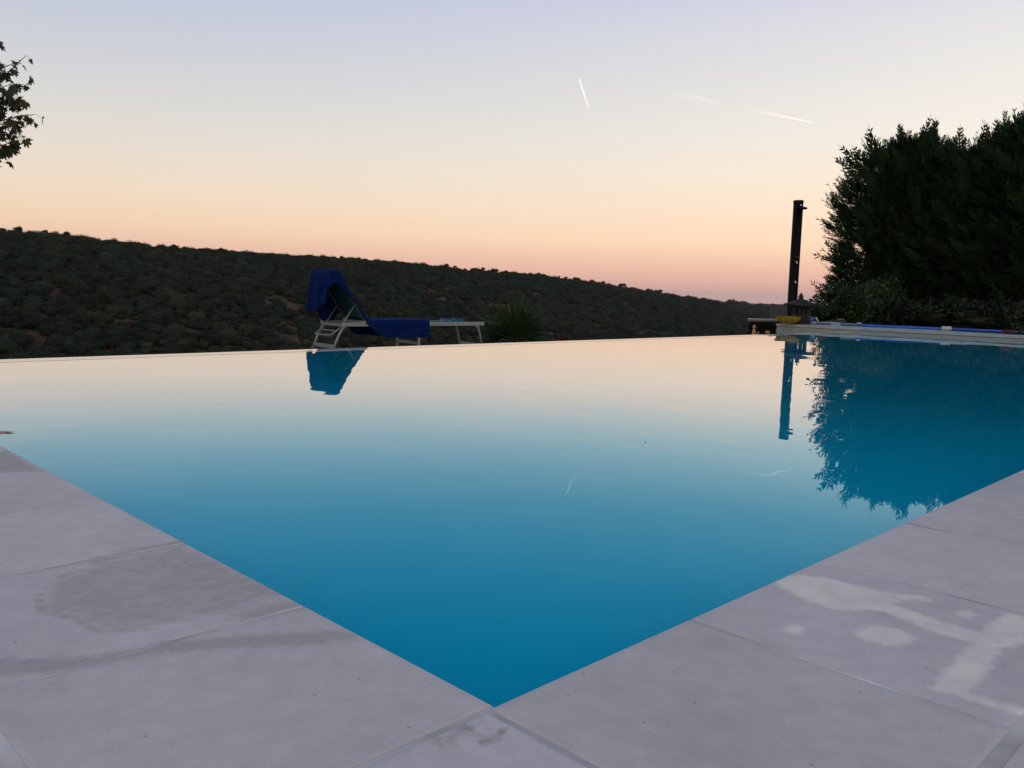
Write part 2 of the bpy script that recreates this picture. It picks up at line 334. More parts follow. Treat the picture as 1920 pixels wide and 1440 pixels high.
def build_deck():
    vs, fs, cs = [], [], []; g = .0033; wide = .415
    lj = [0, .402, .802, 1.203, 1.585]+[1.585+.4*k for k in range(1, 11)]
    rj = [-.012, .384, .788, 1.183]+[1.183+.4*k for k in range(1, 31)]
    tile(vs, fs, cs, -wide+g, -.012-g, -wide+g, -g, .008)                                   # corner tile
    for a, b in zip(lj[:-1], lj[1:]):
        if b <= 5.62: tile(vs, fs, cs, -wide+g, 0, a+g, b-g, .008 if b < 2.1 else .1)
    for a, b in zip(rj[:-1], rj[1:]):
        tile(vs, fs, cs, a+g, b-g, -wide+g, 0, .008 if b < 1.7 else .1)
    G = .006; pv = .6                                                                       # larger paving behind the coping
    for k in range(-1, 10):
        for row in range(6):
            off = 0.2*(row % 2)
            a = -wide-2*G+.0-row*pv
            if k*pv-.4+off+pv < 5.6: tile(vs, fs, cs, a-pv+G, a-G*.2, k*pv-.4+off+G, (k+1)*pv-.4+off-G, .3)
    for k in range(-7, 22):
        for row in range(5):
            off = 0.25*(row % 2); a = -wide-2*G-row*pv
            lo = k*pv-.35+off
            if lo < -wide-6*pv: continue
            if lo < -wide: 
                if lo+pv > -wide+.01: tile(vs, fs, cs, -wide+G, lo+pv-G, a-pv+G, a-G*.2, .3)
            if lo >= -wide-.001 or lo+pv <= -wide+.01: 
                if lo+pv < 12.9: tile(vs, fs, cs, lo+G, lo+pv-G, a-pv+G, a-G*.2, .3)
    o = tag(npmesh('pool_deck', np.concatenate(vs), fs, m_deck, colors=np.concatenate(cs)), kind='structure')
    ta = o.data.color_attributes.new('tone', 'FLOAT_COLOR', 'POINT'); tv_ = np.ones((sum(map(len, TONES)), 4), np.float32); tv_[:, :3] = np.concatenate(TONES); ta.data.foreach_set('color', tv_.ravel())
    q = MB(); z0, z1 = DECK_Z-.0005, -.4                                                    # mortar bed, showing in the joints
    def slab(ra, rb, la, lb):
        v = [P(r, l, z) for z in (z0, z1) for r, l in ((ra, la), (rb, la), (rb, lb), (ra, lb))]
        q.add(v, [(0, 1, 2, 3), (4, 7, 6, 5), (0, 4, 5, 1), (1, 5, 6, 2), (2, 6, 7, 3), (3, 7, 4, 0)])
    slab(-4.1, -.0012, -3.5, 5.6); slab(-.0012, 13.0, -3.5, -.0012)
    tag(q.build('mortar_bed', m_grout), kind='structure')
build_deck()

# ------------------------------------------------------------------ swimming pool: basin, steps, overflow rim
m_liner = mat('blue_liner', (.02, .36, .60), .5, .3, var=.12, scale=1.5)
m_stone = mat('pale_coping_stone', (.28, .335, .36), .7, .3, var=.14, scale=5, bump=.15)
m_rim = bpy.data.materials.new('wet_rim'); m_rim.use_nodes = True
b_ = m_rim.node_tree.nodes['Principled BSDF']; b_.inputs['Base Color'].default_value = (.62, .60, .58, 1); b_.inputs['Roughness'].default_value = .03; b_.inputs['IOR'].default_value = 1.333
pool = thing('swimming_pool', 'blue infinity pool brimming with still water between pale stone decks', 'pool', P(0, 0, -1.5))
PM = Matrix.Translation(-P(0, 0, -1.5))
q = MB()
def quad(mb, *pts): mb.add(pts, [tuple(range(len(pts)))])
def rbox(mb, ra, rb, la, lb, za, zb):
    v = [P(r, l, z) for z in (zb, za) for r, l in ((ra, la), (rb, la), (rb, lb), (ra, lb))]
    mb.add(v, [(0, 1, 2, 3), (4, 7, 6, 5), (0, 4, 5, 1), (1, 5, 6, 2), (2, 6, 7, 3), (3, 7, 4, 0)])
rbox(q, -.10, R_END+.10, -.10, L_IN, -1.6, -1.5)
rbox(q, -.10, -.005, -.005, L_IN, -1.5, .0); rbox(q, -.10, R_END, -.10, -.005, -1.5, .0)
q.build('basin', m_liner, pool, PM)
for k in range(3):
    s = MB(); rbox(s, R_END-.36*(k+1), R_END-.36*k-.002, 0.02, 5.2, -1.499, -.28-.3*k); s.build('step', m_liner, pool, PM)
s = MB(); rbox(s, -.4, R_END-.002, L_IN+.002, L_OUT-.045, -1.5, .0015)                       # rim with a rounded outer lip
vs = []
for r in (-.4, R_END-.002):
    for k in range(7):
        a = k/6*math.pi/2; vs.append(P(r, L_OUT-.045+.045*math.sin(a), .0015-.045+.045*math.cos(a)))
    vs.append(P(r, L_OUT, -.6))
s.add(vs, [(k, k+1, k+9, k+8) for k in range(7)], True)
s.build('overflow_rim', m_rim, pool, PM)

# water: a gently rippled sheet
m_water = bpy.data.materials.new('pool_water'); m_water.use_nodes = True
def water_nodes():
    t = m_water.node_tree; n = t.nodes; lk = t.links.new; n.remove(n['Principled BSDF']); out = n['Material Output']
    fr = n.new('ShaderNodeFresnel'); fr.inputs['IOR'].default_value = 1.333
    gl = n.new('ShaderNodeBsdfGlossy'); gl.inputs['Roughness'].default_value = 0.0; gc = n.new('ShaderNodeMixRGB'); gc.inputs[1].default_value = (.28, .92, 1, 1); gc.inputs[2].default_value = (1, 1, 1, 1); lk(gc.outputs[0], gl.inputs['Color'])
    mrg = n.new('ShaderNodeMapRange'); mrg.inputs[1].default_value = .10; mrg.inputs[2].default_value = .46; lk(fr.outputs[0], mrg.inputs[0]); lk(mrg.outputs[0], gc.inputs[0])
    rf = n.new('ShaderNodeBsdfRefraction'); rf.inputs['IOR'].default_value = 1.333; rf.inputs['Roughness'].default_value = 0; rf.inputs['Color'].default_value = (.14, .84, .95, 1)
    df = n.new('ShaderNodeBsdfDiffuse'); df.inputs['Color'].default_value = (.0, .53, .76, 1)          # light scattered back by the water itself
    m1 = n.new('ShaderNodeMixShader'); m1.inputs[0].default_value = .62; lk(rf.outputs[0], m1.inputs[1]); lk(df.outputs[0], m1.inputs[2])
    m2 = n.new('ShaderNodeMixShader'); 
    cv = n.new('ShaderNodeValToRGB'); e = cv.color_ramp.elements; e[0].position = .02; e[0].color = (.004,)*3+(1,); e[1].position = 1; e[1].color = (.97,)*3+(1,)
    for p_, v_ in ((.09, .02), (.24, .20), (.39, .48), (.53, .72), (.63, .80)): q = e.new(p_); q.color = (v_,)*3+(1,)
    lk(fr.outputs[0], cv.inputs[0]); lk(cv.outputs[0], m2.inputs[0]); lk(m1.outputs[0], m2.inputs[1]); lk(gl.outputs[0], m2.inputs[2]); lk(m2.outputs[0], out.inputs[0])
water_nodes()
def build_water():
    st = .03; rs = np.arange(-.03, R_END+st, st); rs[-1] = R_END; ls = np.linspace(-.03, L_IN, int((L_IN+.03)/st))
    g1, g2 = np.meshgrid(rs, ls, indexing='ij'); z = np.zeros(g1.shape)
    wr = np.random.default_rng(5)
    for k in range(46):
        lam = math.exp(wr.uniform(math.log(.10), math.log(1.1))); a = wr.uniform(0, 2*math.pi); kk = 2*math.pi/lam
        z += SLOPE*math.sqrt(2/46)/kk*np.sin(kk*(g1*math.cos(a)+g2*math.sin(a))+wr.uniform(0, 6.28))
    Vt = np.stack([CX+g1*WV[0]+g2*VV[0], CY+g1*WV[1]+g2*VV[1], z], -1).reshape(-1, 3)
    N1, N2 = g1.shape; i, j = np.meshgrid(np.arange(N1-1), np.arange(N2-1), indexing='ij')
    F = np.stack([i*N2+j, (i+1)*N2+j, (i+1)*N2+j+1, i*N2+j+1], -1).reshape(-1, 4)
    return tag(npmesh('water', Vt, F, m_water, smooth=True), kind='structure')
SLOPE = .0021
build_water()
m_leaf_or = mat('orange_leaf', (.62, .36, .22), .8, .1)
lx, ly = onz(8, 811, 0); q = MB()
q.add([(lx+.028*math.cos(a)*(1+.25*math.cos(3*a)), ly+.02*math.sin(a)*(1+.25*math.cos(3*a)), .0025+.0008*math.cos(2*a)) for a in np.linspace(0, 6.28, 14)[:-1]], [tuple(range(13))])
tag(q.build('floating_leaf', m_leaf_or), 'small orange leaf floating on the pool near the left deck', 'leaf')

# ------------------------------------------------------------------ raised wall on the right and the terrace behind the overflow edge
wall = thing('low_wall', 'low pale stone pool wall carrying the long blue pole', 'wall', P(R_END, 2, -.3)); WM = Matrix.Translation(-P(R_END, 2, -.3))
q = MB(); rbox(q, R_END+.012, R_END+.4, -3, L_WALL-.012, -1.5, WALL_Z-.042); q.build('wall_body', m_stone, wall, WM)
q = MB(); rbox(q, R_END-.006, R_END+.0118, -3, L_WALL-.012, -.2, .030); q.build('waterline_strip', mat('grey_tile', (.20, .25, .27), .4, .5, var=.1), wall, WM)
def prism(mb, poly, za, zb):
    n = len(poly); v = [P(r, l, zb) for r, l in poly]+[P(r, l, za) for r, l in poly]
    mb.add(v, [tuple(range(n)), tuple(range(2*n-1, n-1, -1))]+[(i, i+n, (i+1) % n+n, (i+1) % n) for i in range(n)])
for a in np.arange(-3, L_WALL-.01, .6):
    q = MB(); rbox(q, R_END-.02, R_END+.42, a+.002, min(a+.598, L_WALL), WALL_Z-.04, WALL_Z); q.build('coping_slab', m_stone, wall, WM)
q = MB(); prism(q, [(R_END+.424, -3), (13.55, 2.6), (13.62, 3.7), (14.1, 4.5), (16.0, 7.0), (R_END+.424, L_WALL)], -.35, WALL_Z-.004)
tag(q.build('paving', m_stone), kind='structure')
q = MB(); prism(q, [(-2, 5.6), (13.0, 5.6), (13.0, 8.35), (-2, 8.35)], -.6, -.255)
tag(q.build('terrace', mat('terrace_stone', (.13, .12, .10), .8, .3, var=.3, scale=3)), kind='structure')

# ------------------------------------------------------------------ sun lounger with a towel
m_alu = mat('brushed_aluminium', (.20, .235, .265), .45, .5, metal=.45, var=.08, scale=12)
m_sling = mat('teal_mesh_fabric', (.022, .10, .14), .8, .2, var=.35, scale=30, trans=.25)
m_towel = mat('royal_blue_towel', (.001, .012, .085), .95, .1, var=.35, scale=14, bump=.5, bscale=220)
A1 = math.atan2(1.422, 1.641); LW = .47
lounger = thing('sun_lounger', 'white aluminium sun lounger with raised teal backrest beyond the overflow edge', 'sun lounger', (-1.949, 9.607, -.255), A1)
def lb(name, mb, m=m_alu, par=None): return mb.build(name, m, par or lounger)
m_rail = mat('dull_grey_rail', (.075, .085, .09), .6, .3)
def yb(d): return d                                            # local y: 0 on the near rail, LW on the far rail
for y in (0, LW):
    lb('side_rail', MB().bar((0, y, .348), (2.066, y, .348), .032, .046))
for x in (.016, .55, 1.06, 2.05):
    lb('cross_bar', MB().bar((x, .017, .340), (x, LW-.017, .340), .03, .03))
for y in (-.001, LW+.001):
    lb('leg', MB().tube([(.05, y, .335), (.012, y, .30), (-.035, y, .22), (-.13, y, 0)], .0145, 8))
    lb('leg', MB().bar((1.061, y, .325), (1.061, y, 0), .03, .026))
    lb('leg', MB().tube([(1.93, y, .33), (1.975, y, .30), (2.01, y, .20), (2.06, y, 0)], [.014, .016, .015, .0145], 8))
lb('stretcher', MB().bar((-.082, .012, .095), (-.082, LW-.012, .095), .014, .045))
lb('stretcher', MB().bar((1.061, .012, .115), (1.061, LW-.012, .115), .014, .035))
lb('stretcher', MB().bar((2.04, .012, .075), (2.04, LW-.012, .075), .02, .03))
HB, TB = Vector((.316, 0, .385)), Vector((-.055, 0, .925))      # backrest hinge and top
for y in (.022, LW-.022):
    lb('back_rail', MB().bar(HB+Vector((0, y, 0)), TB+Vector((0, y, 0)), .020, .030, (0, 1, 0)), m_rail)
lb('back_bar', MB().bar(TB+Vector((0, .036, -.01)), TB+Vector((0, LW-.036, -.01)), .026, .03))
lb('hinge', MB().tube([(.316, -.02, .372), (.316, LW+.02, .372)], .022, 10))
# prop that holds the backrest: a long bent U with a second rung
pa, pb, pc = HB.lerp(TB, .33), Vector((.0, 0, .30)), Vector((-.115, 0, .235))
y0_, y1_ = .045, LW-.045
lb('prop', MB().tube([pa+Vector((0, y0_, 0)), pb+Vector((0, y0_, 0)), Vector((-.10, y0_+.01, .23)), Vector((-.115, y0_+.04, .222)), Vector((-.115, y1_-.04, .222)), Vector((-.10, y1_-.01, .23)), pb+Vector((0, y1_, 0)), pa+Vector((0, y1_, 0))], .0105, 8))
lb('prop_rung', MB().tube([(-.035, y0_, .272), (-.035, y1_, .272)], .009, 8))
def sheet(name, m, prof, ys, fz, par=None, thick=.0):
    vs = [[fz(i, y) for y in ys] for i in range(len(prof))]; n = len(ys)
    q = MB().add([v for r in vs for v in r], [(i*n+j, i*n+j+1, (i+1)*n+j+1, (i+1)*n+j) for i in range(len(prof)-1) for j in range(n-1)], True)
    o = q.build(name, m, par)
    if thick: md = o.modifiers.new('thick', 'SOLIDIFY'); md.thickness = thick; md.offset = 0
    return o
ys = np.linspace(.03, LW-.03, 7)
pr = [HB.lerp(TB, k/8) for k in range(9)]
sheet('back_sling', m_sling, pr, ys, lambda i, y: pr[i]+Vector((.012, y, .008))-Vector((.02, 0, .0))*math.sin(i/8*math.pi)*.5, lounger, .004)
ps = [(.34+1.70*k/12) for k in range(13)]
sheet('seat_sling', m_sling, ps, np.linspace(.017, LW-.017, 7), lambda i, y: Vector((ps[i], y, .362-.012*math.sin((y-.017)/(LW-.034)*math.pi))), lounger, .004)

def resample(pts, n):
    pts = np.array(pts, float); d = np.concatenate([[0], np.cumsum(np.hypot(*np.diff(pts, axis=0).T))]); t = np.linspace(0, d[-1], n)
    return np.stack([np.interp(t, d, pts[:, 0]), np.interp(t, d, pts[:, 1])], 1), t/d[-1]
def smooth_path(p, k=2):
    for _ in range(k): q = p.copy(); q[1:-1] = (p[:-2]+2*p[1:-1]+p[2:])/4; p = q
    return p
def build_towel():
    path, tt = resample([(-.165, .49), (-.150, .62), (-.132, .78), (-.112, .905), (-.092, .945), (-.055, .945), (-.015, .88), (.085, .72), (.205, .55), (.31, .425), (.40, .385), (.60, .383), (1.195, .383)], 110)
    path = smooth_path(path, 3); n = len(path)
    top = int(np.argmax(path[:, 1])); seat = int(np.argmax(path[:, 0] > .36))
    wr = np.random.default_rng(3); V = []; m = 46
    for i, (u, z) in enumerate(path):
        flap = float(np.clip((top-i)/14, 0, 1)); st = float(sstep(.12, .62, u)) if i > top else 0
        drop = .035+.165*st+.12*(1-float(sstep(-.07, .19, u))); dfar = .44*(1-float(sstep(.06, .28, u)))+.20*float(sstep(.18, .5, u))
        tv = np.linspace(-1, 1, m)
        du, dz = path[min(i+1, n-1)]-path[max(i-1, 0)]; ln = math.hypot(du, dz); nu, nz_ = -dz/ln, du/ln
        for j, tq in enumerate(tv):
            half = LW/2+.014; dr_ = (dfar if tq > 0 else drop)*(1-flap); run = tq*(half+dr_)
            if abs(run) <= half: y, dd = run, 0.
            else: y, dd = math.copysign(half+.010*min(1, (abs(run)-half)/.03), run), abs(run)-half
            wv = .010*math.sin(9*tq+3*u*4)+.007*math.sin(23*tq+1.3*i*.1)
            w2 = mnoise.noise(Vector((u*6, y*7, z*6)))*.016
            off = .012+abs(w2)+(.014+.012*math.sin(14*tq))*flap
            if dd == 0: off += .012*(1-((run)/half)**2)*(1-flap)*(.4 if i > seat else 1)
            uu = u+nu*off*(1 if i > top-6 else 1)+(.03*tq*flap); zz = z+nz_*off-dd
            if flap: y = y+wv*flap; zz += flap*(.10*max(0, -tq)+.012*math.sin(7*tq)) * min(1, (top-i)/30); uu += flap*.012*math.sin(11*tq+.8)
            if dd: y += math.copysign(.012*math.sin(16*u+1)*dd/.2+.006, run); zz += .014*math.sin(5.5*u)*dd/.2
            V.append((uu, LW/2+y, zz))
    F = [(i*m+j, i*m+j+1, (i+1)*m+j+1, (i+1)*m+j) for i in range(n-1) for j in range(m-1)]
    o = MB().add(V, F, True).build('beach_towel', m_towel)
    o.location = (-1.949, 9.607, -.255); o.rotation_euler = (0, 0, A1)
    md = o.modifiers.new('thick', 'SOLIDIFY'); md.thickness = .008; md.offset = 0
    return tag(o, 'royal blue beach towel hung over the lounger backrest and along its seat', 'towel')
build_towel()
m_cloth = bpy.data.materials.new('blue_print_cloth'); m_cloth.use_nodes = True
def cloth_nodes():
    t = m_cloth.node_tree; n = t.nodes; lk = t.links.new; b = n['Principled BSDF']; b.inputs['Roughness'].default_value = .8
    tcn = n.new('ShaderNodeTexCoord'); z = n.new('ShaderNodeTexNoise'); z.inputs['Scale'].default_value = 9; lk(tcn.outputs['Object'], z.inputs[0])
    q = n.new('ShaderNodeValToRGB'); q.color_ramp.interpolation = 'CONSTANT'; e = q.color_ramp.elements
    e[0].position = 0; e[0].color = (.0, .08, .13, 1); e[1].position = .46; e[1].color = (.003, .025, .16, 1)
    x = e.new(.53); x.color = (.0, .10, .15, 1); x = e.new(.62); x.color = (.35, .33, .33, 1); x = e.new(.66); x.color = (.004, .03, .2, 1)
    lk(z.outputs[0], q.inputs[0]); lk(q.outputs[0], b.inputs['Base Color'])
cloth_nodes()
def crumple(cx, cy, a, b, hgt, base):
    V, F = [], []; n, m = 26, 18
    for side in (0, 1):
        for i in range(n):
            for j in range(m):
                s_, t_ = i/(n-1)*2-1, j/(m-1)*2-1
                k = 1+.13*mnoise.noise(Vector((s_*2, t_*2, 4))); e = max(0, 1-max(abs(s_), abs(t_))**5)
                z = base+.004+(hgt*e*(.62+.75*mnoise.noise(Vector((s_*2.6+5, t_*1.9, 1)))+.25*mnoise.noise(Vector((s_*7, t_*6, 2)))) if side == 0 else 0)
                V.append((cx+s_*a*k, cy+t_*b*k, max(z, base+.002+(0 if side else .004))))
    for side in (0, 1):
        o = side*n*m
        for i in range(n-1):
            for j in range(m-1):
                f = (o+i*m+j, o+i*m+j+1, o+(i+1)*m+j+1, o+(i+1)*m+j); F.append(f[::-1] if side == 0 else f)
    return MB().add(V, F, True)
o = crumple(1.70, .20, .14, .12, .042, .366).build('folded_cloth', m_cloth); o.location = (-1.949, 9.607, -.255); o.rotation_euler = (0, 0, A1)
tag(o, 'crumpled blue and turquoise cloth lying on the foot of the sun lounger', 'cloth')

# ------------------------------------------------------------------ spiky fan palm behind the lounger
m_palm = mat('palm_green', (.018, .048, .010), .55, .4, var=.35, scale=6, trans=.3)
m_bark = mat('bark', (.09, .065, .045), .9, .2, var=.4, scale=18, bump=.6, bscale=30)
def build_palm():
    px_, py_ = .04, 16.9; gz = ground_z(px_, py_)
    t = thing('fan_palm', 'low spiky fan palm growing just beyond the foot of the lounger', 'palm', (px_, py_, gz))
    hc = -.50-gz
    MB().tube([(0, 0, -.1), (.01, .0, hc*.5), (0, 0, hc)], [.16, .13, .11], 12).build('trunk', m_bark, t)
    r_ = np.random.default_rng(2); tri = []
    for k in range(62):
        az = r_.uniform(0, 2*math.pi); elv = R(r_.uniform(-18, 88)); pl = r_.uniform(.30, .50)
        d = Vector((math.cos(az)*math.cos(elv), math.sin(az)*math.cos(elv), math.sin(elv)))
        side = Vector((-math.sin(az), math.cos(az), 0)); upv = side.cross(d)*-1
        h0 = Vector((0, 0, hc-.05)); hub = h0+d*pl+Vector((0, 0, -.06*pl))
        w = side*.006; tri += [(h0-w, h0+w, hub+w), (h0-w, hub+w, hub-w)]
        nl = 12
        for j in range(nl):
            f = (j/(nl-1)*2-1); an = f*R(112)+r_.normal(0, .03); L = r_.uniform(.50, .76)*(1-.22*abs(f))
            dd = (d*math.cos(an)+side*math.sin(an)+upv*(.10+.12*abs(f))*-1).normalized()
            sd_ = dd.cross(upv).normalized()*.019
            mid = hub+dd*L*.55+Vector((0, 0, -.012)); tip = hub+dd*L+Vector((0, 0, -r_.uniform(.03, .14)*(1.2-d.z)))
            tri += [(hub, mid-sd_, mid+sd_), (mid-sd_, tip, mid+sd_)]
    V = np.array([[tuple(p) for p in f] for f in tri]).reshape(-1, 3); npmesh('fronds', V, np.arange(len(V)).reshape(-1, 3), m_palm, t)
build_palm()
m_red = mat('red_petals', (.10, .022, .016), .7, .3, var=.3, scale=20); m_green = mat('leaf_green', (.03, .06, .015), .6, .3, var=.4, scale=9, trans=.2)
def leaf_cloud(n, cen, rad, size, r_, flat=0):
    c = r_.normal(0, 1, (n, 3)); c /= np.linalg.norm(c, axis=1)[:, None]; c *= (r_.uniform(.25, 1, (n, 1)))**.6
    p = c*np.array(rad)+np.array(cen)
    a = r_.normal(0, 1, (n, 3)); a /= np.linalg.norm(a, axis=1)[:, None]; b = np.cross(a, r_.normal(0, 1, (n, 3))); b /= np.linalg.norm(b, axis=1)[:, None]
    sz = size*r_.uniform(.6, 1.3, (n, 1))
    V = np.stack([p-a*sz, p+b*sz*.45, p+a*sz, p-b*sz*.45], 1).reshape(-1, 3); return V, np.arange(len(V)).reshape(-1, 4)
fx, fy = .745, 13.05; fz_ = ground_z(fx, fy)
t = thing('flower', 'small dull red flower peeping over the pool edge right of the palm', 'flower', (fx, fy, fz_))
r_ = np.random.default_rng(4)
MB().tube([(0, 0, 0), (.01, 0, .2), (0, 0, -.175-fz_)], .006, 6).build('stem', m_green, t)
V, F = leaf_cloud(60, (0, 0, -.165-fz_), (.06, .06, .05), .03, r_); npmesh('petals', V, F, m_red, t)
V, F = leaf_cloud(60, (0, 0, -.27-fz_), (.16, .12, .07), .05, r_); npmesh('leaves', V, F, m_green, t)

# ------------------------------------------------------------------ things at the far corner
m_dark = mat('dark_stone', (.018, .019, .019), .85, .25, var=.35, scale=14, bump=.4, bscale=40)
m_black = mat('black_plastic', (.004, .004, .0045), .6, .1, var=.3, scale=6)
m_slate = mat('slate_grey_plastic', (.055, .06, .078), .7, .3, var=.25, scale=5)
m_white = mat('white_plastic', (.40, .42, .44), .4, .5, var=.06, scale=6)
m_yel = mat('yellow_bristle', (.16, .125, .014), .85, .2, var=.3, scale=25, bump=.8, bscale=140)
m_blue = mat('blue_tube', (.014, .10, .56), .35, .5, var=.12, scale=4)
m_teal = mat('blue_grey_grip', (.06, .13, .20), .6, .3, var=.2, scale=20)
m_lilac = mat('lilac_grey_metal', (.22, .22, .27), .5, .4)
m_chrome = mat('chrome', (.7, .72, .75), .18, .5, metal=1)
CAMAZ = lambda x, y: -math.atan2(x, y)                         # turns local -y towards the camera

# pagoda lantern on the wall
lp = atD(1497, 600, 15.62); lan = thing('pagoda_lantern', 'small dark stone pagoda lantern with peaked roof at the far end of the pool wall', 'lantern', (lp.x+.02, lp.y, WALL_Z), CAMAZ(lp.x, lp.y)+R(8))
q = MB(); q.box((0, 0, .025), (.34, .34, .05), bev=.008); q.box((0, 0, .065), (.28, .28, .03), bev=.006); q.build('base', m_dark, lan)
q = MB(); hw = .125; tk = .03
q.box((0, 0, .125), (.25, .25, .09), bev=.004)
for a in range(4):
    rot = Matrix.Rotation(a*math.pi/2, 3, 'Z')
    for x in (-.110, -.038, .038, .110): q.box(rot @ Vector((x*.998, -hw+tk/2, .215)), (.032, tk*.98, .094), rot)
q.box((0, 0, .286), (.252, .252, .05), bev=.004); q.build('lamp_house', m_dark, lan)
def square_roof(z0, pts):
    V, F = [], []; n = 4
    for r, z, lift in pts:
        for k in range(4):
            for s_ in range(6):
                a0, a1 = k*math.pi/2+math.pi/4, (k+1)*math.pi/2+math.pi/4; f = s_/6
                x = r*((1-f)*math.cos(a0)+f*math.cos(a1))*1.414; y = r*((1-f)*math.sin(a0)+f*math.sin(a1))*1.414
                V.append((x, y, z0+z+lift*abs(2*f-1)**2.5))
    m = 24
    for i in range(len(pts)-1):
        for k in range(m): F.append((i*m+k, i*m+(k+1) % m, (i+1)*m+(k+1) % m, (i+1)*m+k))
    F.append(tuple(range(m))[::-1]); F.append(tuple((len(pts)-1)*m+k for k in range(m))); return MB().add(V, F)
square_roof(.312, [(.17, 0, 0), (.25, .0, .02), (.253, .016, .024), (.20, .038, .012), (.13, .075, .004), (.07, .108, 0), (.04, .122, 0)]).build('roof', m_dark, lan)
MB().lathe([(.04, .43), (.052, .436), (.03, .446), (.048, .462), (.050, .475), (.03, .487), (.036, .497), (.034, .508), (.018, .522), (.012, .535), (.0045, .545)], n=16).build('finial', m_dark, lan)

# solar shower
sp_ = atD(1484, 590, 20.3); sh = thing('solar_shower', 'tall black solar shower column with round head near the hedge', 'shower', (sp_.x, sp_.y, .04), CAMAZ(sp_.x, sp_.y)+R(20))
MB().lathe([(.19, 0), (.19, .02), (.115, .03), (.106, .06), (.106, 2.60)], n=28).build('column', m_black, sh)
MB().lathe([(.109, 2.602), (.112, 2.61), (.112, 2.655), (.10, 2.668)], n=28).build('cap', m_black, sh)
MB().tube([(0, -.10, 2.56), (0, -.16, 2.555), (0, -.185, 2.53)], .016, 8).build('head_arm', m_chrome, sh)
hd = MB().lathe([(.03, .05), (.05, .035), (.115, .022), (.125, 0), (.115, -.015)], c=(0, -.215, 2.47), n=24).build('shower_head', m_black, sh)
for z, m, nm in ((1.42, m_red, 'hot_tap'), (1.30, m_chrome, 'tap'), (.86, m_chrome, 'foot_tap')):
    q = MB().tube([(0, -.10, z), (0, -.135, z)], .022, 12); q.tube([(0, -.125, z), (.02, -.14, z-.055)], .012, 8); q.build(nm, m, sh)
    if nm == 'hot_tap':
        pass
# dark planter box and the hose on it
bp_ = atD(1471, 590, 21.6); pb_ = thing('planter_box', 'dark slate grey box at the foot of the solar shower', 'planter', (bp_.x-.02, bp_.y, .0), CAMAZ(bp_.x, bp_.y)+R(-6))
q = MB(); 
for a, (w_, d_) in enumerate(((.60, .50),)):
    q.box((0, -.245, .18), (.60, .02, .40), bev=.004); q.box((0, .245, .18), (.60, .02, .40), bev=.004)
    q.box((-.29, 0, .18), (.02, .468, .40), bev=.004); q.box((.29, 0, .18), (.02, .468, .40), bev=.004); q.box((0, 0, .0), (.558, .468, .03))
q.build('box_body', m_slate, pb_)
MB().box((0, 0, .365), (.56, .468, .02)).build('soil', mat('dark_soil', (.03, .024, .018), .95, .1, var=.4, scale=20), pb_)
hz = []
for k in range(15): f = k/14; hz.append((-.24+.30*f, -.262, .385-.12*f**1.6))
hz = [(-.26, -.20, .392), (-.25, -.25, .395)]+hz+[(.10, -.262, .24), (.16, -.262, .235), (.26, -.262, .25)]
o = MB().tube(hz, .010, 8).build('garden_hose', mat('grey_hose', (.13, .14, .14), .6, .3)); o.location = pb_.location; o.rotation_euler = pb_.rotation_euler
tag(o, 'thin grey hose draped down the front of the dark planter box', 'hose')
# black crate with its white lid, standing lower down beyond the corner
cp = atD(1431, 610, 16.1); cg = ground_z(cp.x, cp.y); ct = .145-cg
crate = thing('storage_crate', 'black plastic crate with a flat white lid just beyond the pool corner', 'crate', (cp.x, cp.y, cg), CAMAZ(cp.x, cp.y)+R(4))
q = MB(); q.box((0, 0, .0125), (.50, .36, .025), bev=.004); hgt = ct-.05
for sx_ in (-1, 1):
    for sy_ in (-1, 1): q.box((sx_*.235, sy_*.165, hgt/2+.01), (.032, .032, hgt-.02), bev=.004)
for z, hh in ((.06, .07), (hgt*.5, .05), (hgt-.035, .07)):
    for sy_ in (-1, 1): q.box((0, sy_*.168, z), (.438, .02, hh), bev=.003)
    for sx_ in (-1, 1): q.box((sx_*.238, 0, z), (.02, .298, hh), bev=.003)
for k in range(5):
    for sy_ in (-1, 1): q.box((-.17+.085*k, sy_*.160, hgt/2), (.03, .012, hgt-.06))
q.build('crate_body', m_black, crate)
q = MB(); q.box((0, 0, ct-.02), (.54, .40, .035), bev=.008); q.box((-.03, 0, ct-.048), (.46, .33, .02), bev=.004); q.build('lid', mat('grey_lid', (.17, .18, .19), .5, .4, var=.15, scale=5), crate); MB().box((0, 0, hgt/2), (.44, .30, hgt-.06)).build('liner', m_black, crate)
MB().box((.07, -.182, hgt*.5+.0), (.075, .006, .045), bev=.001).build('sticker', mat('yellow_sticker', (.42, .36, .10), .6, .3), crate)
MB().box((-.09, -.182, hgt*.5-.02), (.03, .006, .05), bev=.001).build('catch', m_lilac, crate)
MB().box((.225, -.182, hgt*.5+.03), (.03, .006, .06), bev=.001).build('catch', m_lilac, crate)
op = atD(1414, 618, 15.7); og = ground_z(op.x, op.y)
orn = thing('garden_ornament', 'little orange clay figure standing in front of the black crate', 'ornament', (op.x, op.y, og))
m_clay = mat('orange_clay', (.42, .22, .09), .8, .3, var=.2, scale=20)
hh = .045-og
MB().lathe([(.05, 0), (.055, .02), (.04, hh*.35), (.034, hh*.6), (.022, hh*.74)], n=14).build('figure_body', m_clay, orn)
MB().lathe([(.012, hh*.745), (.027, hh*.79), (.031, hh*.85), (.024, hh*.93), (.008, hh*.98)], n=14).build('figure_head', m_clay, orn)
MB().tube([(.03, 0, hh*.5), (.07, -.01, hh*.42), (.085, -.02, hh*.30)], .012, 8).build('figure_arm', m_clay, orn)

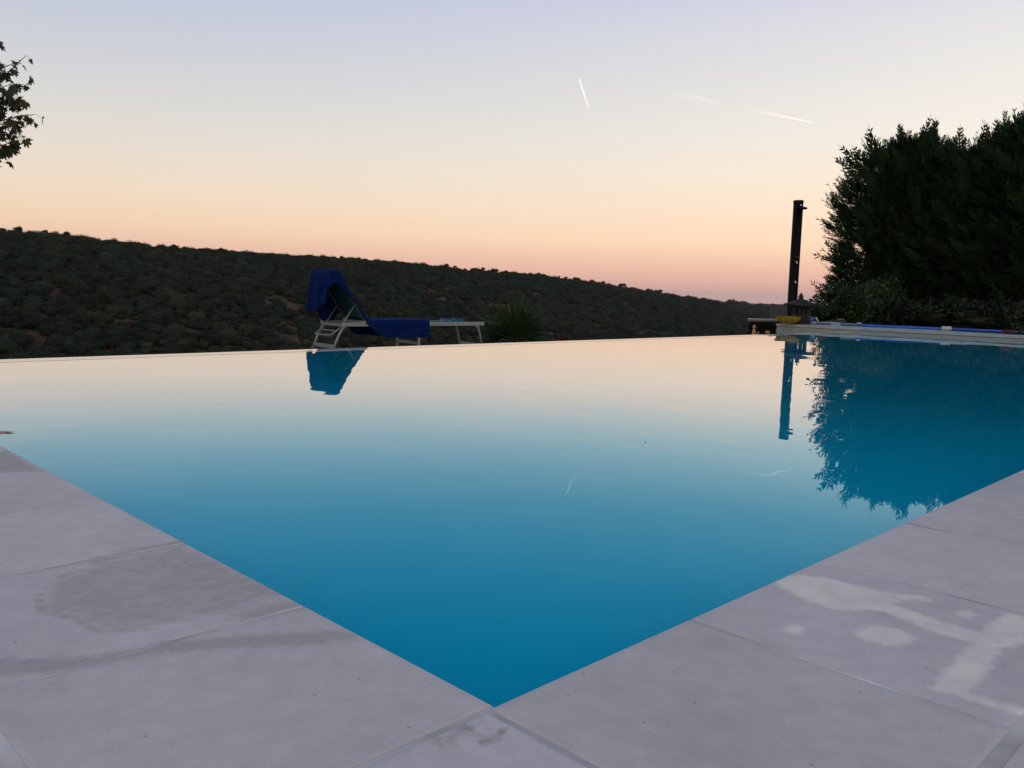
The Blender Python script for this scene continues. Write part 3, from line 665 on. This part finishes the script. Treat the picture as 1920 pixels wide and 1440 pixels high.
# yellow pool brush lying over the wall's end
yp = atD(1476, 604, 15.32); br = thing('pool_brush', 'wide yellow pool brush lying on the left end of the pool wall', 'brush', (yp.x, yp.y, WALL_Z), CAMAZ(yp.x, yp.y))
V, F = [], []; n = 22
outl = [(-.205, .105), (-.19, .118), (-.10, .124), (.0, .125), (.10, .124), (.19, .116), (.212, .10), (.19, .07), (.155, .04), (.11, .022), (.05, .012), (-.02, .004), (-.08, .012), (-.15, .03), (-.19, .07)]
for dy in (-.07, -.05, .05, .07):
    k = .965 if abs(dy) > .06 else 1.0
    for x, z in outl: V.append((x*k*1.02+.012, dy+.02*math.cos(x*7), .06+(z-.06)*k*1.1+.006))
m_ = len(outl)
for i in range(3):
    for k in range(m_): F.append((i*m_+k, i*m_+(k+1) % m_, (i+1)*m_+(k+1) % m_, (i+1)*m_+k))
F += [tuple(range(m_))[::-1], tuple(3*m_+k for k in range(m_))]
MB().add([(x, y, z) for x, y, z in V], F, True).build('bristles', m_yel, br)
q = MB(); q.tube([(-.02, -.075, .02), (-.03, -.10, -.02), (-.06, -.105, -.12)], .0055, 6); q.tube([(.0, -.075, .02), (.03, -.10, -.02), (.022, -.105, -.12)], .0055, 6); q.tube([(-.06, -.105, -.12), (.022, -.105, -.12)], .0055, 6)
q.build('bracket', m_lilac, br)
# blue vacuum head
vp = atD(1518, 603, 15.75); vh = thing('vacuum_head', 'blue and white pool vacuum head lying beside the pagoda lantern', 'pool tool', (vp.x+.02, vp.y, WALL_Z), CAMAZ(vp.x, vp.y))
MB().lathe([(.075, .055), (.082, .07), (.078, .10), (.055, .128), (.02, .138)], c=(-.01, 0, 0), n=20).build('dome', mat('petrol_blue_plastic', (.01, .10, .22), .4, .5), vh)
MB().box((-.01, 0, .0295), (.19, .13, .05), bev=.012).build('skirt', mat('pale_blue_plastic', (.22, .33, .40), .5, .4), vh)
MB().tube([(.06, -.03, .10), (.085, -.04, .115), (.10, -.045, .085), (.125, -.05, .05)], [.016, .02, .018, .012], 10).build('connector', m_white, vh)
MB().bar((.087, -.055, .016), (.33, -.09, .016), .035, .028).build('handle_bar', mat('navy_plastic', (.008, .02, .16), .4, .5), vh)
# telescopic pole on the wall
x0, y0 = onz(1583, 607.5, .118); x1, y1 = onz(1920, 621.5, .118); A_, B_ = Vector((x0, y0, 0)), Vector((x1, y1, 0)); dr = (B_-A_).normalized()
zc = WALL_Z+.022; pol = thing('telescopic_pole', 'long bright blue telescopic pole lying along the top of the pool wall', 'pole', (x0, y0, zc), math.atan2(dr.y, dr.x))
LEN = (B_-A_).length+1.3; jx = (Vector((*onz(1783, 614, .118), 0))-A_).dot(dr)
MB().tube([(.20, 0, 0), (jx, 0, 0)], .021, 14).build('outer_tube', m_blue, pol); MB().tube([(jx+.001, 0, 0), (LEN, 0, 0)], .019, 14).build('inner_tube', m_blue, pol)
MB().tube([(jx-.075, 0, .008), (jx-.065, 0, .008), (jx+.06, 0, .008), (jx+.075, 0, .008)], [.026, .033, .033, .028], 16).build('clamp', m_white, pol)
MB().tube([(-.06, 0, .002), (-.05, 0, .004), (.0, .0, .004), (.12, 0, .004), (.24, 0, 0)], [.018, .032, .029, .026, .022], 14).build('grip', m_teal, pol)
MB().tube([(.20, -.01, .03), (.24, -.01, .036), (.28, -.01, .026)], [.008, .014, .008], 8).build('catch', m_white, pol)

# ------------------------------------------------------------------ conifer hedge on the right
m_conif = mat('conifer_green', (.012, .033, .011), .75, .2, var=.3, scale=3, trans=.2, attr='tint')
m_shrub = mat('shrub_green', (.013, .038, .009), .55, .35, var=.4, scale=5, trans=.22, attr='tint')
def spray_proto(seed):
    r_ = np.random.default_rng(seed); T = []
    def blade(a, b, w):
        a, b = np.array(a), np.array(b); d = b-a; s_ = np.array([-d[1], d[0], 0]); s_ = s_/np.linalg.norm(s_)*w; m = a+d*.45
        T.append((a-s_*.5, m+s_, m-s_)); T.append((m-s_, m+s_, b))
    blade((0, 0, 0), (0, 1.1, .0), .024)
    for k in range(9):
        y = .10+.095*k+r_.normal(0, .012); L = (.36-.030*k)*r_.uniform(.7, 1.25)
        for s_ in (-1, 1):
            an = R(r_.uniform(24, 40)); e = (s_*L*math.sin(an), y+L*math.cos(an), r_.normal(0, .04)); blade((0, y, 0), e, .026)
            if k < 6:
                for f in (.4, .7):
                    m = np.array((0, y, 0))*(1-f)+np.array(e)*f; blade(m, m+np.array([s_*L*.10, L*.32, r_.normal(0, .03)]), .019)
    return np.array(T)
PROT = [spray_proto(k) for k in range(3)]
def orient(dirs, r_):
    y = dirs/np.linalg.norm(dirs, axis=1)[:, None]; a = r_.normal(0, 1, y.shape); x = np.cross(y, a); x /= np.linalg.norm(x, axis=1)[:, None]
    return np.stack([x, y, np.cross(x, y)], 2)
def spray_mesh(pos, dirs, scale, r_, tint):
    Vs, Cs = [], []; pick = r_.integers(0, len(PROT), len(pos)); M = orient(dirs, r_)
    for k, pt in enumerate(PROT):
        i = np.where(pick == k)[0]
        w = np.einsum('nij,tvj->ntvi', M[i]*scale[i, None, None], pt)+pos[i, None, None, :]
        Vs.append(w.reshape(-1, 3)); Cs.append(np.repeat(tint[i], pt.shape[0]*3, axis=0))
    V = np.concatenate(Vs); return V, np.arange(len(V)).reshape(-1, 3), np.concatenate(Cs)
def lump(cx, rx, ry, rz, seed, nu=26, nv=18, amp=.12):
    V = []; F = []
    for i in range(nv+1):
        ph = math.pi*i/nv
        for j in range(nu):
            a = 2*math.pi*j/nu; d = Vector((math.sin(ph)*math.cos(a), math.sin(ph)*math.sin(a), math.cos(ph)))
            k = 1+amp*mnoise.noise(d*3+Vector((seed*7.1, 0, 0)))*2
            V.append((cx[0]+d.x*rx*k, cx[1]+d.y*ry*k, cx[2]+d.z*rz*k))
    for i in range(nv):
        for j in range(nu): F.append((i*nu+j, (i+1)*nu+j, (i+1)*nu+(j+1) % nu, i*nu+(j+1) % nu))
    return np.array(V), np.array(F)
def conifer(px, D, H, rad, seed, label, lean=0):
    b = atD(px, 590, D); gz = .03; r_ = np.random.default_rng(100+seed)
    t = thing('cypress_tree', label, 'tree', (b.x, b.y, gz), 0, 'cypresses grown together as a hedge')
    MB().tube([(0, 0, 0), (.03, 0, H*.4), (0, 0, H*.86)], [.13, .10, .03], 10).build('trunk', m_bark, t)
    n = 4200; z = r_.uniform(.0, 1, n)**1.1; az = r_.uniform(0, 2*math.pi, n)
    prof = lambda zz: (1-np.clip(zz, 0, 1)**4.4)**.58*(.90+.10*np.sin(zz*9+seed))*np.clip(.92+zz*.6, 0, 1)
    lobe = 1+.11*np.sin(az*3+seed*2+z*7)+.09*np.sin(az*7-z*13+seed)+.06*np.sin(az*13+z*29)
    rr = rad*prof(z)*lobe*(1-.55*r_.uniform(0, 1, n)**2.2)
    pos = np.stack([rr*np.cos(az), rr*np.sin(az), z*H*.955], 1)
    dirs = np.stack([np.cos(az), np.sin(az), .35+1.3*z**2+r_.normal(0, .35, n)], 1)+r_.normal(0, .28, (n, 3))
    sc = r_.uniform(.28, .50, n)
    k = 44; tz = r_.uniform(.9, 1.02, k); ta = r_.uniform(0, 6.28, k); tr = rad*.75*np.sqrt(r_.uniform(0, 1, k))*(1-np.clip(tz-.9, 0, .1)*5)   # leaders above the clipped top
    pos = np.concatenate([pos, np.stack([tr*np.cos(ta), tr*np.sin(ta), H*(tz-.06)], 1)]); dirs = np.concatenate([dirs, np.stack([r_.normal(0, .22, k), r_.normal(0, .22, k), np.ones(k)], 1)]); sc = np.concatenate([sc, r_.uniform(.42, .85, k)])
    k = 230; zz = r_.uniform(.05, .93, k); aa = r_.uniform(0, 6.28, k); rs_ = rad*prof(zz)*r_.uniform(.86, 1.04, k)                                      # long new shoots standing out of the face
    pos = np.concatenate([pos, np.stack([rs_*np.cos(aa), rs_*np.sin(aa), zz*H*.955], 1)]); dirs = np.concatenate([dirs, np.stack([np.cos(aa), np.sin(aa), .5+.9*zz+r_.normal(0, .35, k)], 1)+r_.normal(0, .2, (k, 3))]); sc = np.concatenate([sc, r_.uniform(.45, 1.0, k)])
    tint = np.clip(r_.normal(1, .25, (len(pos), 1)), .5, 1.7)*np.array([[1, 1, 1.]])+r_.normal(0, .06, (len(pos), 3))
    V, F, C = spray_mesh(pos, dirs, sc, r_, np.clip(tint, .3, 2))
    LV, LF = lump((0, 0, H*.45), rad*.60, rad*.60, H*.44, seed)
    npmesh('crown', np.concatenate([V, LV]), [F, LF+len(V)], m_conif, t, colors=np.concatenate([C, np.full((len(LV), 3), .8)]))
conifer(1692, 23.0, 4.36, 1.68, 1, 'dark ragged cypress at the left end of the hedge, nearest the shower')
conifer(1778, 22.4, 3.84, 1.40, 2, 'dark flat-topped cypress second along the hedge, lower than its neighbours')
conifer(1852, 21.7, 3.90, 1.40, 3, 'dark cypress third along the hedge, between the low one and the tallest')
conifer(1925, 21.0, 4.36, 1.40, 4, 'tallest spiky cypress at the right edge of the photo')
conifer(2020, 20.4, 4.7, 1.45, 5, 'dark cypress continuing the hedge beyond the tallest one')
def shrub(px, D, w, d, h, seed, label, n=4200, size=.042, name='leafy_shrub', z0=.05, col=(1, 1, 1)):
    b = atD(px, 600, D); r_ = np.random.default_rng(300+seed); az = CAMAZ(b.x, b.y)
    t = thing(name, label, 'shrub', (b.x, b.y, z0), az)
    q = MB()
    for k in range(6):
        a = r_.uniform(0, 6.28); q.tube([(0, 0, -.1), (w*.22*math.cos(a), d*.22*math.sin(a), h*.4), (w*.4*math.cos(a), d*.4*math.sin(a), h*.5)], [.02, .014, .006], 6)
    q.build('stems', m_bark, t)
    Vs, Fs, Cs, o = [], [], [], 0
    for k in range(16):
        a = r_.uniform(0, 6.28); rr = math.sqrt(r_.uniform(0, 1))*.72
        c = (w/2*rr*math.cos(a), d/2*rr*math.sin(a), h*r_.uniform(.05, .80)*(1-.35*rr*rr)); s_ = r_.uniform(.20, .34)
        V, F = leaf_cloud(n//16, c, (w*s_*.62, d*s_*.8, h*s_*.95), size, r_); Vs.append(V); Fs.append(F+o); o += len(V)
        Cs.append(np.repeat(np.clip(r_.normal(1, .22, (n//16, 1)), .5, 1.8)*r_.uniform(.75, 1.3), 4, axis=0)*np.array([col]))
    LV, LF = lump((0, 0, h*.30), w*.30, d*.26, h*.28, seed, 18, 12, .2)
    npmesh('foliage', np.concatenate(Vs+[LV]), [np.concatenate(Fs), LF+o], m_shrub, t, colors=np.concatenate(Cs+[np.full((len(LV), 3), .6)]))
shrub(1612, 18.6, 1.9, 1.3, 1.12, 1, 'broad-leaved green shrub under the left end of the cypress hedge', 7000)
shrub(1542, 20.6, .75, .6, .36, 2, 'low pale green bush between the pagoda lantern and the hedge', 1800, .035)
shrub(1735, 18.2, 1.9, 1.3, .7, 3, 'dark low shrub behind the white clamp of the blue pole', 4200, .045, col=(.32, .36, .32))
shrub(1860, 17.2, 1.9, 1.3, .62, 4, 'dark low shrub behind the right end of the blue pole', 4200, .045, col=(.30, .34, .30))
shrub(1975, 15.4, 1.4, 1.1, .60, 5, 'dark shrub behind the pole outside the right photo edge', 2600, .045, col=(.30, .34, .30))
b = atD(1893, 616, 14.4); t = thing('red_plant', 'small red-leaved plant behind the pole near the right photo edge', 'plant', (b.x, b.y, WALL_Z-.02)); r_ = np.random.default_rng(9)
MB().tube([(0, 0, 0), (.01, 0, .06), (.03, 0, .10)], .006, 6).build('stem', m_bark, t)
V, F = leaf_cloud(70, (0, 0, .055), (.13, .08, .04), .026, r_); npmesh('red_leaves', V, F, m_red, t)
V, F = leaf_cloud(40, (.16, 0, .10), (.07, .07, .05), .032, r_); npmesh('green_leaves', V, F, m_green, t)

# ------------------------------------------------------------------ maple-leaved tree reaching in on the left
m_maple = mat('maple_leaf', (.030, .042, .016), .6, .35, var=.35, scale=7, trans=.25)
def maple_outline():
    pts = []
    for a, r in ((-90, .10), (-62, .46), (-40, .34), (-18, .72), (-8, .52), (2, .62), (14, .98), (24, .62), (40, .52), (52, .86), (66, 1.0), (76, .72), (84, 1.0), (90, 1.28)): pts.append((a, r))
    full = [(math.cos(R(a))*r, math.sin(R(a))*r) for a, r in pts]
    return full+[(-x, y) for x, y in full[-2:0:-1]]
ML = np.array(maple_outline())*.5
def build_maple():
    bx, by = -6.9, 8.5; gz = ground_z(bx, by); t = thing('maple_tree', 'maple-leaved tree whose outer twigs hang in at the left photo edge', 'tree', (bx, by, gz))
    q = MB(); r_ = np.random.default_rng(21); base = Vector((0, 0, 0)); fork = Vector((.25, .05, 1.0-gz))
    q.tube([base-Vector((0, 0, .2)), base.lerp(fork, .5)+Vector((.05, 0, 0)), fork], [.10, .085, .07], 10)
    q.tube([fork, fork+Vector((-.1, .2, .9)), fork+Vector((-.05, .3, 2.0))], [.06, .04, .015], 8)
    tw = MB(); LV, LF = [], []; o = 0
    tips = [(62,128,9.0,1), (44,140,8.9,.8), (57,210,9.1,1), (40,190,8.8,1), (66,238,9.0,1), (62,250,9.2,.8), (48,276,8.9,1), (40,262,9.2,1), (22,300,9.0,.9), (14,318,9.0,.5), (7,98,9.1,.8), (6,118,9.1,.7), (12,205,9.3,1), (20,230,9.2,1), (15,262,8.8,1), (25,165,9.4,.6), (8,285,9.1,1)]
    tips = [atD(a-13, b_-24+(10 if b_ > 250 else 0), D)-Vector((bx, by, gz)) for a, b_, D, s_ in tips]
    tips += [q_+Vector((r_.uniform(-.14, -.02), r_.normal(0, .12), r_.normal(0, .09))) for q_ in list(tips)]
    for k in range(26):
        a = r_.uniform(0, 6.28); tips.append(fork+Vector((r_.normal(-.2, .9), r_.normal(.2, .8), r_.uniform(-.1, 2.1))))
    for tip in tips:
        j = fork+Vector((0, 0, r_.uniform(0, .8))); mid = j.lerp(tip, .55)+Vector((r_.normal(0, .08), r_.normal(0, .08), r_.uniform(-.1, .2))); pts = []
        for k in range(13):
            f = k/12; pts.append(j*(1-f)**2+mid*2*f*(1-f)+tip*f*f)
        tw.tube(pts, [.018*(1-k/12)+.0025 for k in range(13)], 6)
        for k in range(26):
            f = 1-.42*(k/25)**.9; p = j*(1-f)**2+mid*2*f*(1-f)+tip*f*f
            ax = (Vector((r_.normal(0, 1), r_.normal(0, 1), r_.normal(-.5, .5)))).normalized(); p2 = p+ax*r_.uniform(.03, .09)
            tw.tube([p, p2], .0016, 4)
            yv = (ax*.7+Vector((0, 0, -.9))+Vector((r_.normal(0, .5), r_.normal(0, .5), r_.normal(0, .3)))).normalized(); xv = yv.cross(Vector((r_.normal(0, 1), r_.normal(0, 1), r_.normal(0, 1)))).normalized(); zv = xv.cross(yv)
            s_ = r_.uniform(.07, .14); n = len(ML); cv = p2+yv*s_*.12
            LV.append(tuple(cv)); 
            for x, y in ML: LV.append(tuple(p2+xv*x*s_+yv*(y+.05)*s_+zv*(x*x*.5-.12*y)*s_))
            LF += [(o, o+1+i, o+1+(i+1) % n) for i in range(n)]; o += n+1
    q.build('trunk', m_bark, t); tw.build('branches', m_bark, t)
    npmesh('leaves', np.array(LV), np.array(LF), m_maple, t)
build_maple()

# ------------------------------------------------------------------ wooded hill across the valley
m_wood = mat('oak_foliage', (.018, .026, .015), .85, .2, trans=.12, attr='tint')
ICO = bmesh.new(); bmesh.ops.create_icosphere(ICO, subdivisions=2, radius=1); ICO.verts.ensure_lookup_table()
IV = np.array([v.co[:] for v in ICO.verts]); IF = np.array([[v.index for v in f.verts] for f in ICO.faces]); ICO.free()
def tree_proto(seed, nleaf):
    """rounded evergreen oak: lumpy core plus leaf clumps standing off it, unit radius"""
    r_ = np.random.default_rng(seed); k = np.ones(len(IV))
    for i, v in enumerate(IV): k[i] = .86+.30*mnoise.noise(Vector(v)*1.7+Vector((seed*3., 0, 0)))+.18*mnoise.noise(Vector(v)*4.+Vector((0, seed*2., 0)))
    V = IV*k[:, None]*np.array([1, 1, .80])*.9; V[:, 2] = np.maximum(V[:, 2], -.45); V *= .9
    n = nleaf; d = r_.normal(0, 1, (n, 3)); d[:, 2] = np.abs(d[:, 2])*1.0-.25; d /= np.linalg.norm(d, axis=1)[:, None]
    kk = np.array([.86+.30*mnoise.noise(Vector(v)*1.7+Vector((seed*3., 0, 0)))+.18*mnoise.noise(Vector(v)*4.+Vector((0, seed*2., 0))) for v in d])
    p = d*(kk*r_.uniform(.88, 1.10, n))[:, None]*np.array([1, 1, .80])*.93
    a = r_.normal(0, 1, (n, 3)); a /= np.linalg.norm(a, axis=1)[:, None]; b = np.cross(a, d); b /= np.linalg.norm(b, axis=1)[:, None]
    s_ = r_.uniform(.06, .15, (n, 1)); T = np.stack([p-a*s_, p+b*s_*.8, p+a*s_, ], 1).reshape(-1, 3)
    return V, IF, T
PT = [tree_proto(k, 230) for k in range(6)]
def wood_mesh(name, P3, rad, hs, tint, m, parent=None):
    Vs, Fs, Cs, o = [], [], [], 0; r_ = np.random.default_rng(77); pick = r_.integers(0, len(PT), len(P3))
    for k, (V, F, T) in enumerate(PT):
        i = np.where(pick == k)[0]
        if not len(i): continue
        a = r_.uniform(0, 6.28, len(i)); c, s_ = np.cos(a), np.sin(a)
        for U, FF, sh in ((V, F, .85), (T, np.arange(len(T)).reshape(-1, 3), 1.12)):
            x = U[None, :, 0]*c[:, None]-U[None, :, 1]*s_[:, None]; y = U[None, :, 0]*s_[:, None]+U[None, :, 1]*c[:, None]
            w = np.stack([x*rad[i, None]+P3[i, 0, None], y*rad[i, None]+P3[i, 1, None], U[None, :, 2]*(rad*hs)[i, None]+P3[i, 2, None]], -1)
            Vs.append(w.reshape(-1, 3)); Fs.append((FF[None]+(np.arange(len(i))*len(U))[:, None, None]).reshape(-1, 3)+o); o += len(i)*len(U)
            Cs.append(np.repeat(tint[i]*sh, len(U), axis=0))
    return npmesh(name, np.concatenate(Vs), np.concatenate(Fs), m, parent, colors=np.concatenate(Cs))
def plant_hill():
    r_ = np.random.default_rng(42); n = 150000
    th = r_.uniform(-.72, .36, n); u = r_.uniform(0, 1, n)
    rd = np.interp(th, TH, RD); vd = np.interp(th, TH, VD); d0 = vd*.42; d1 = np.where(th < .24, rd*1.02, rd*1.02)
    D = np.sqrt(d0**2+(d1**2-d0**2)*u); x, y = D*np.sin(th), D*np.cos(th)
    keep = np.array([mnoise.noise(Vector((a/30, b_/30, 9)))*.6+mnoise.noise(Vector((a/8, b_/8, 2)))*.75 for a, b_ in zip(x, y)])
    cl = keep > -.24
    # thin the sample so that spacing stays close to one crown width everywhere
    cell = 2.3*2.0**np.round(np.log2(np.maximum(1, D/430.))); key = {}
    sel = []
    for i in np.argsort(-keep+r_.uniform(0, .9, n)):
        if not cl[i]: continue
        c = cell[i]; k = (round(math.log(c)*3), int(x[i]//c), int(y[i]//c))
        if k in key: continue
        key[k] = 1; sel.append(i)
    sel = np.array(sel); x, y, D = x[sel], y[sel], D[sel]; z = height(x, y)
    rad = np.clip(r_.lognormal(math.log(1.62), .42, len(x)), .6, 3.6)*np.maximum(1, D/560); hs = r_.uniform(.68, 1.05, len(x))
    tone = np.clip(r_.normal(1, .30, (len(x), 1)), .45, 1.9); warm = np.array([mnoise.noise(Vector((a/60, b_/60, 5))) for a, b_ in zip(x, y)])[:, None]
    tint = tone*(np.array([[1, 1, 1]])+warm*np.array([[.55, .05, -.15]])); dry = r_.uniform(0, 1, len(x)) < .05; tint[dry] *= np.array([1.7, 1.1, .75])
    P3 = np.stack([x, y, z+rad*hs*.42], 1); print('hill trees', len(x))
    tag(wood_mesh('hillside_wood', P3, rad, hs, np.clip(tint, .2, 3), m_wood), 'dark scrub oak wood covering the hillside across the valley', 'wood', kind='stuff')
plant_hill()
def ridge_oak(px, size, seed, label, group=None, D=None):
    th = math.atan2(*ray(px, 500)[:2]); rd = float(np.interp(th, TH, RD))*.985; x, y = rd*math.sin(th), rd*math.cos(th); z = ground_z(x, y)
    r_ = np.random.default_rng(seed); t = thing('oak_tree', label, 'tree', (x, y, z-.3), 0, group)
    MB().tube([(0, 0, 0), (.1, 0, size*.5), (0, .05, size*1.0)], [size*.11, size*.08, size*.05], 7).build('trunk', m_bark, t)
    k = r_.integers(2, 5); c = np.stack([r_.normal(0, size*.42, k), r_.normal(0, size*.3, k), size*r_.uniform(.85, 1.5, k)], 1)
    rr = size*r_.uniform(.55, .85, k); wood_mesh('crown', c, rr, r_.uniform(.75, 1.0, k), np.full((k, 3), .8)*r_.uniform(.8, 1.2), m_wood, t)
for px, s_, lab in ((36, 3.3, 'broadest rounded oak on the ridge near the left photo edge'), (76, 2.7, 'rounded oak on the ridge, second of the tall ones at the left'), (124, 2.5, 'flat-topped oak on the ridge with sky showing under its crown'), (6, 2.8, 'tall oak on the ridge cut by the left photo edge'), (320, 2.8, 'lone taller oak standing up from the middle of the left ridge'), (376, 2.2, 'round oak on the ridge just right of the lone taller one'), (222, 2.1, 'wide low oak on the ridge above the dry clearings')):
    ridge_oak(px, s_, int(px), lab)
rr_ = np.random.default_rng(8)
for px in np.concatenate([np.arange(415, 1320, 12.5)]):
    x = px+rr_.uniform(-7, 7); ridge_oak(x, rr_.uniform(1.3, 2.5)*float(np.interp(x, RX, RD))/500, int(px)+5000, 'small round oak breaking the skyline of the long wooded ridge', 'small oaks along the skyline')

# ------------------------------------------------------------------ contrails, high and far, still in the sun
def contrail(label, pts, wid, dens, seed):
    m = bpy.data.materials.new('contrail_vapour'); m.use_nodes = True; t = m.node_tree; n = t.nodes; lk = t.links.new; n.remove(n['Principled BSDF'])
    df = n.new('ShaderNodeBsdfDiffuse'); df.inputs[0].default_value = (.95, .95, .95, 1); tr0 = n.new('ShaderNodeBsdfTranslucent'); tr0.inputs[0].default_value = (.95, .95, .95, 1); m0 = n.new('ShaderNodeMixShader'); lk(df.outputs[0], m0.inputs[1]); lk(tr0.outputs[0], m0.inputs[2]); m0.inputs[0].default_value = .2
    tp = n.new('ShaderNodeBsdfTransparent'); ms = n.new('ShaderNodeMixShader')
    vc = n.new('ShaderNodeVertexColor'); vc.layer_name = 'tint'; lw = n.new('ShaderNodeLayerWeight'); lw.inputs[0].default_value = .5
    iv = n.new('ShaderNodeMath'); iv.operation = 'SUBTRACT'; iv.inputs[0].default_value = 1; lk(lw.outputs['Facing'], iv.inputs[1])
    pw = n.new('ShaderNodeMath'); pw.operation = 'POWER'; lk(iv.outputs[0], pw.inputs[0]); pw.inputs[1].default_value = 1.5
    sp = n.new('ShaderNodeSeparateColor'); lk(vc.outputs[0], sp.inputs[0]); mu = n.new('ShaderNodeMath'); mu.operation = 'MULTIPLY'; lk(sp.outputs[0], mu.inputs[0]); lk(pw.outputs[0], mu.inputs[1])
    lk(mu.outputs[0], ms.inputs[0]); lk(tp.outputs[0], ms.inputs[1]); lk(m0.outputs[0], ms.inputs[2]); lk(ms.outputs[0], n['Material Output'].inputs[0])
    D = 15000.; r_ = np.random.default_rng(seed); V, F, C = [], [], []; k = 30; nn = 12
    pp = np.array(pts, float); tt = np.linspace(0, len(pp)-1, k); cx = np.interp(tt, range(len(pp)), pp[:, 0]); cy = np.interp(tt, range(len(pp)), pp[:, 1])
    cen = [atD(a, b_, D) for a, b_ in zip(cx, cy)]; ww = np.interp(np.linspace(0, 1, k), np.linspace(0, 1, len(wid)), wid)*D/FPX/2; dd = np.interp(np.linspace(0, 1, k), np.linspace(0, 1, len(dens)), dens)
    mb = MB().tube(cen, [w_*r_.uniform(.85, 1.15) for w_ in ww], nn)
    C = np.repeat(np.array([min(1, x*r_.uniform(.8, 1.2)) for x in dd])[:, None], 3, 1).repeat(nn, 0)
    o = npmesh('contrail', np.array([tuple(v) for v in mb.v]), np.array(mb.f[:(k-1)*nn]), m, None, C, True)
    return tag(o, label, 'contrail')
contrail('short bright contrail slanting steeply at the top centre of the sky', [(1085.5, 148), (1092, 168), (1098, 185), (1106, 208)], [1.9, 3.2, 3.6, 4.5], [1, .85, .3, .0], 1)
contrail('bright contrail at the right of the sky, above the black shower', [(1408, 206), (1436, 211), (1462, 217), (1490, 223), (1526, 231)], [6, 6, 6, 4, 2.2], [0, .08, .2, .6, .5], 2)
contrail('faint broad contrail left of the brighter one at the right of the sky', [(1245, 174), (1285, 180), (1320, 186), (1340, 192), (1356, 199)], [9, 9, 10, 9, 7], [0, .03, .06, .055, .0], 3)

bd = atD(1227, 490, 260); t = thing('bird', 'tiny distant bird low in the pink sky over the ridge', 'bird', bd)
MB().tube([(-.12, 0, 0), (-.05, 0, .0), (.06, 0, .01), (.14, 0, .015)], [.01, .045, .05, .012], 8).build('bird_body', m_black, t)
for s_ in (-1, 1):
    MB().add([(.05, s_*.03, .02), (-.05, s_*.03, .02), (-.03, s_*.20, .09), (.05, s_*.20, .09), (-.06, s_*.40, .05), (.05, s_*.03, .03), (-.05, s_*.03, .03), (-.03, s_*.20, .1), (.05, s_*.20, .1)], [(0, 1, 2, 3), (3, 2, 4), (5, 8, 7, 6), (8, 4, 7)]).build('wing', m_black, t)

# ------------------------------------------------------------------ thin evening haze, from just under the land to just over the ridge
m_haze = bpy.data.materials.new('evening_haze'); m_haze.use_nodes = True; t = m_haze.node_tree; t.nodes.remove(t.nodes['Principled BSDF'])
pv = t.nodes.new('ShaderNodeVolumePrincipled'); pv.inputs['Color'].default_value = (.62, .68, .80, 1); pv.inputs['Density'].default_value = .000034; pv.inputs['Anisotropy'].default_value = .1
t.links.new(pv.outputs[0], t.nodes['Material Output'].inputs['Volume'])
tag(MB().box((0, 0, -9.5), (27000, 27000, 145)).build('haze', m_haze), kind='stuff')

lx, ly = onz(1210, 830, 0); q = MB()
q.add([(lx+.003*math.cos(a), ly+.006*math.sin(a), .0015+.001*math.sin(a)) for a in np.linspace(0, 6.28, 8)[:-1]], [tuple(range(7))])
tag(q.build('floating_speck', m_bark), 'tiny dark speck floating alone in the middle of the pool', 'leaf')
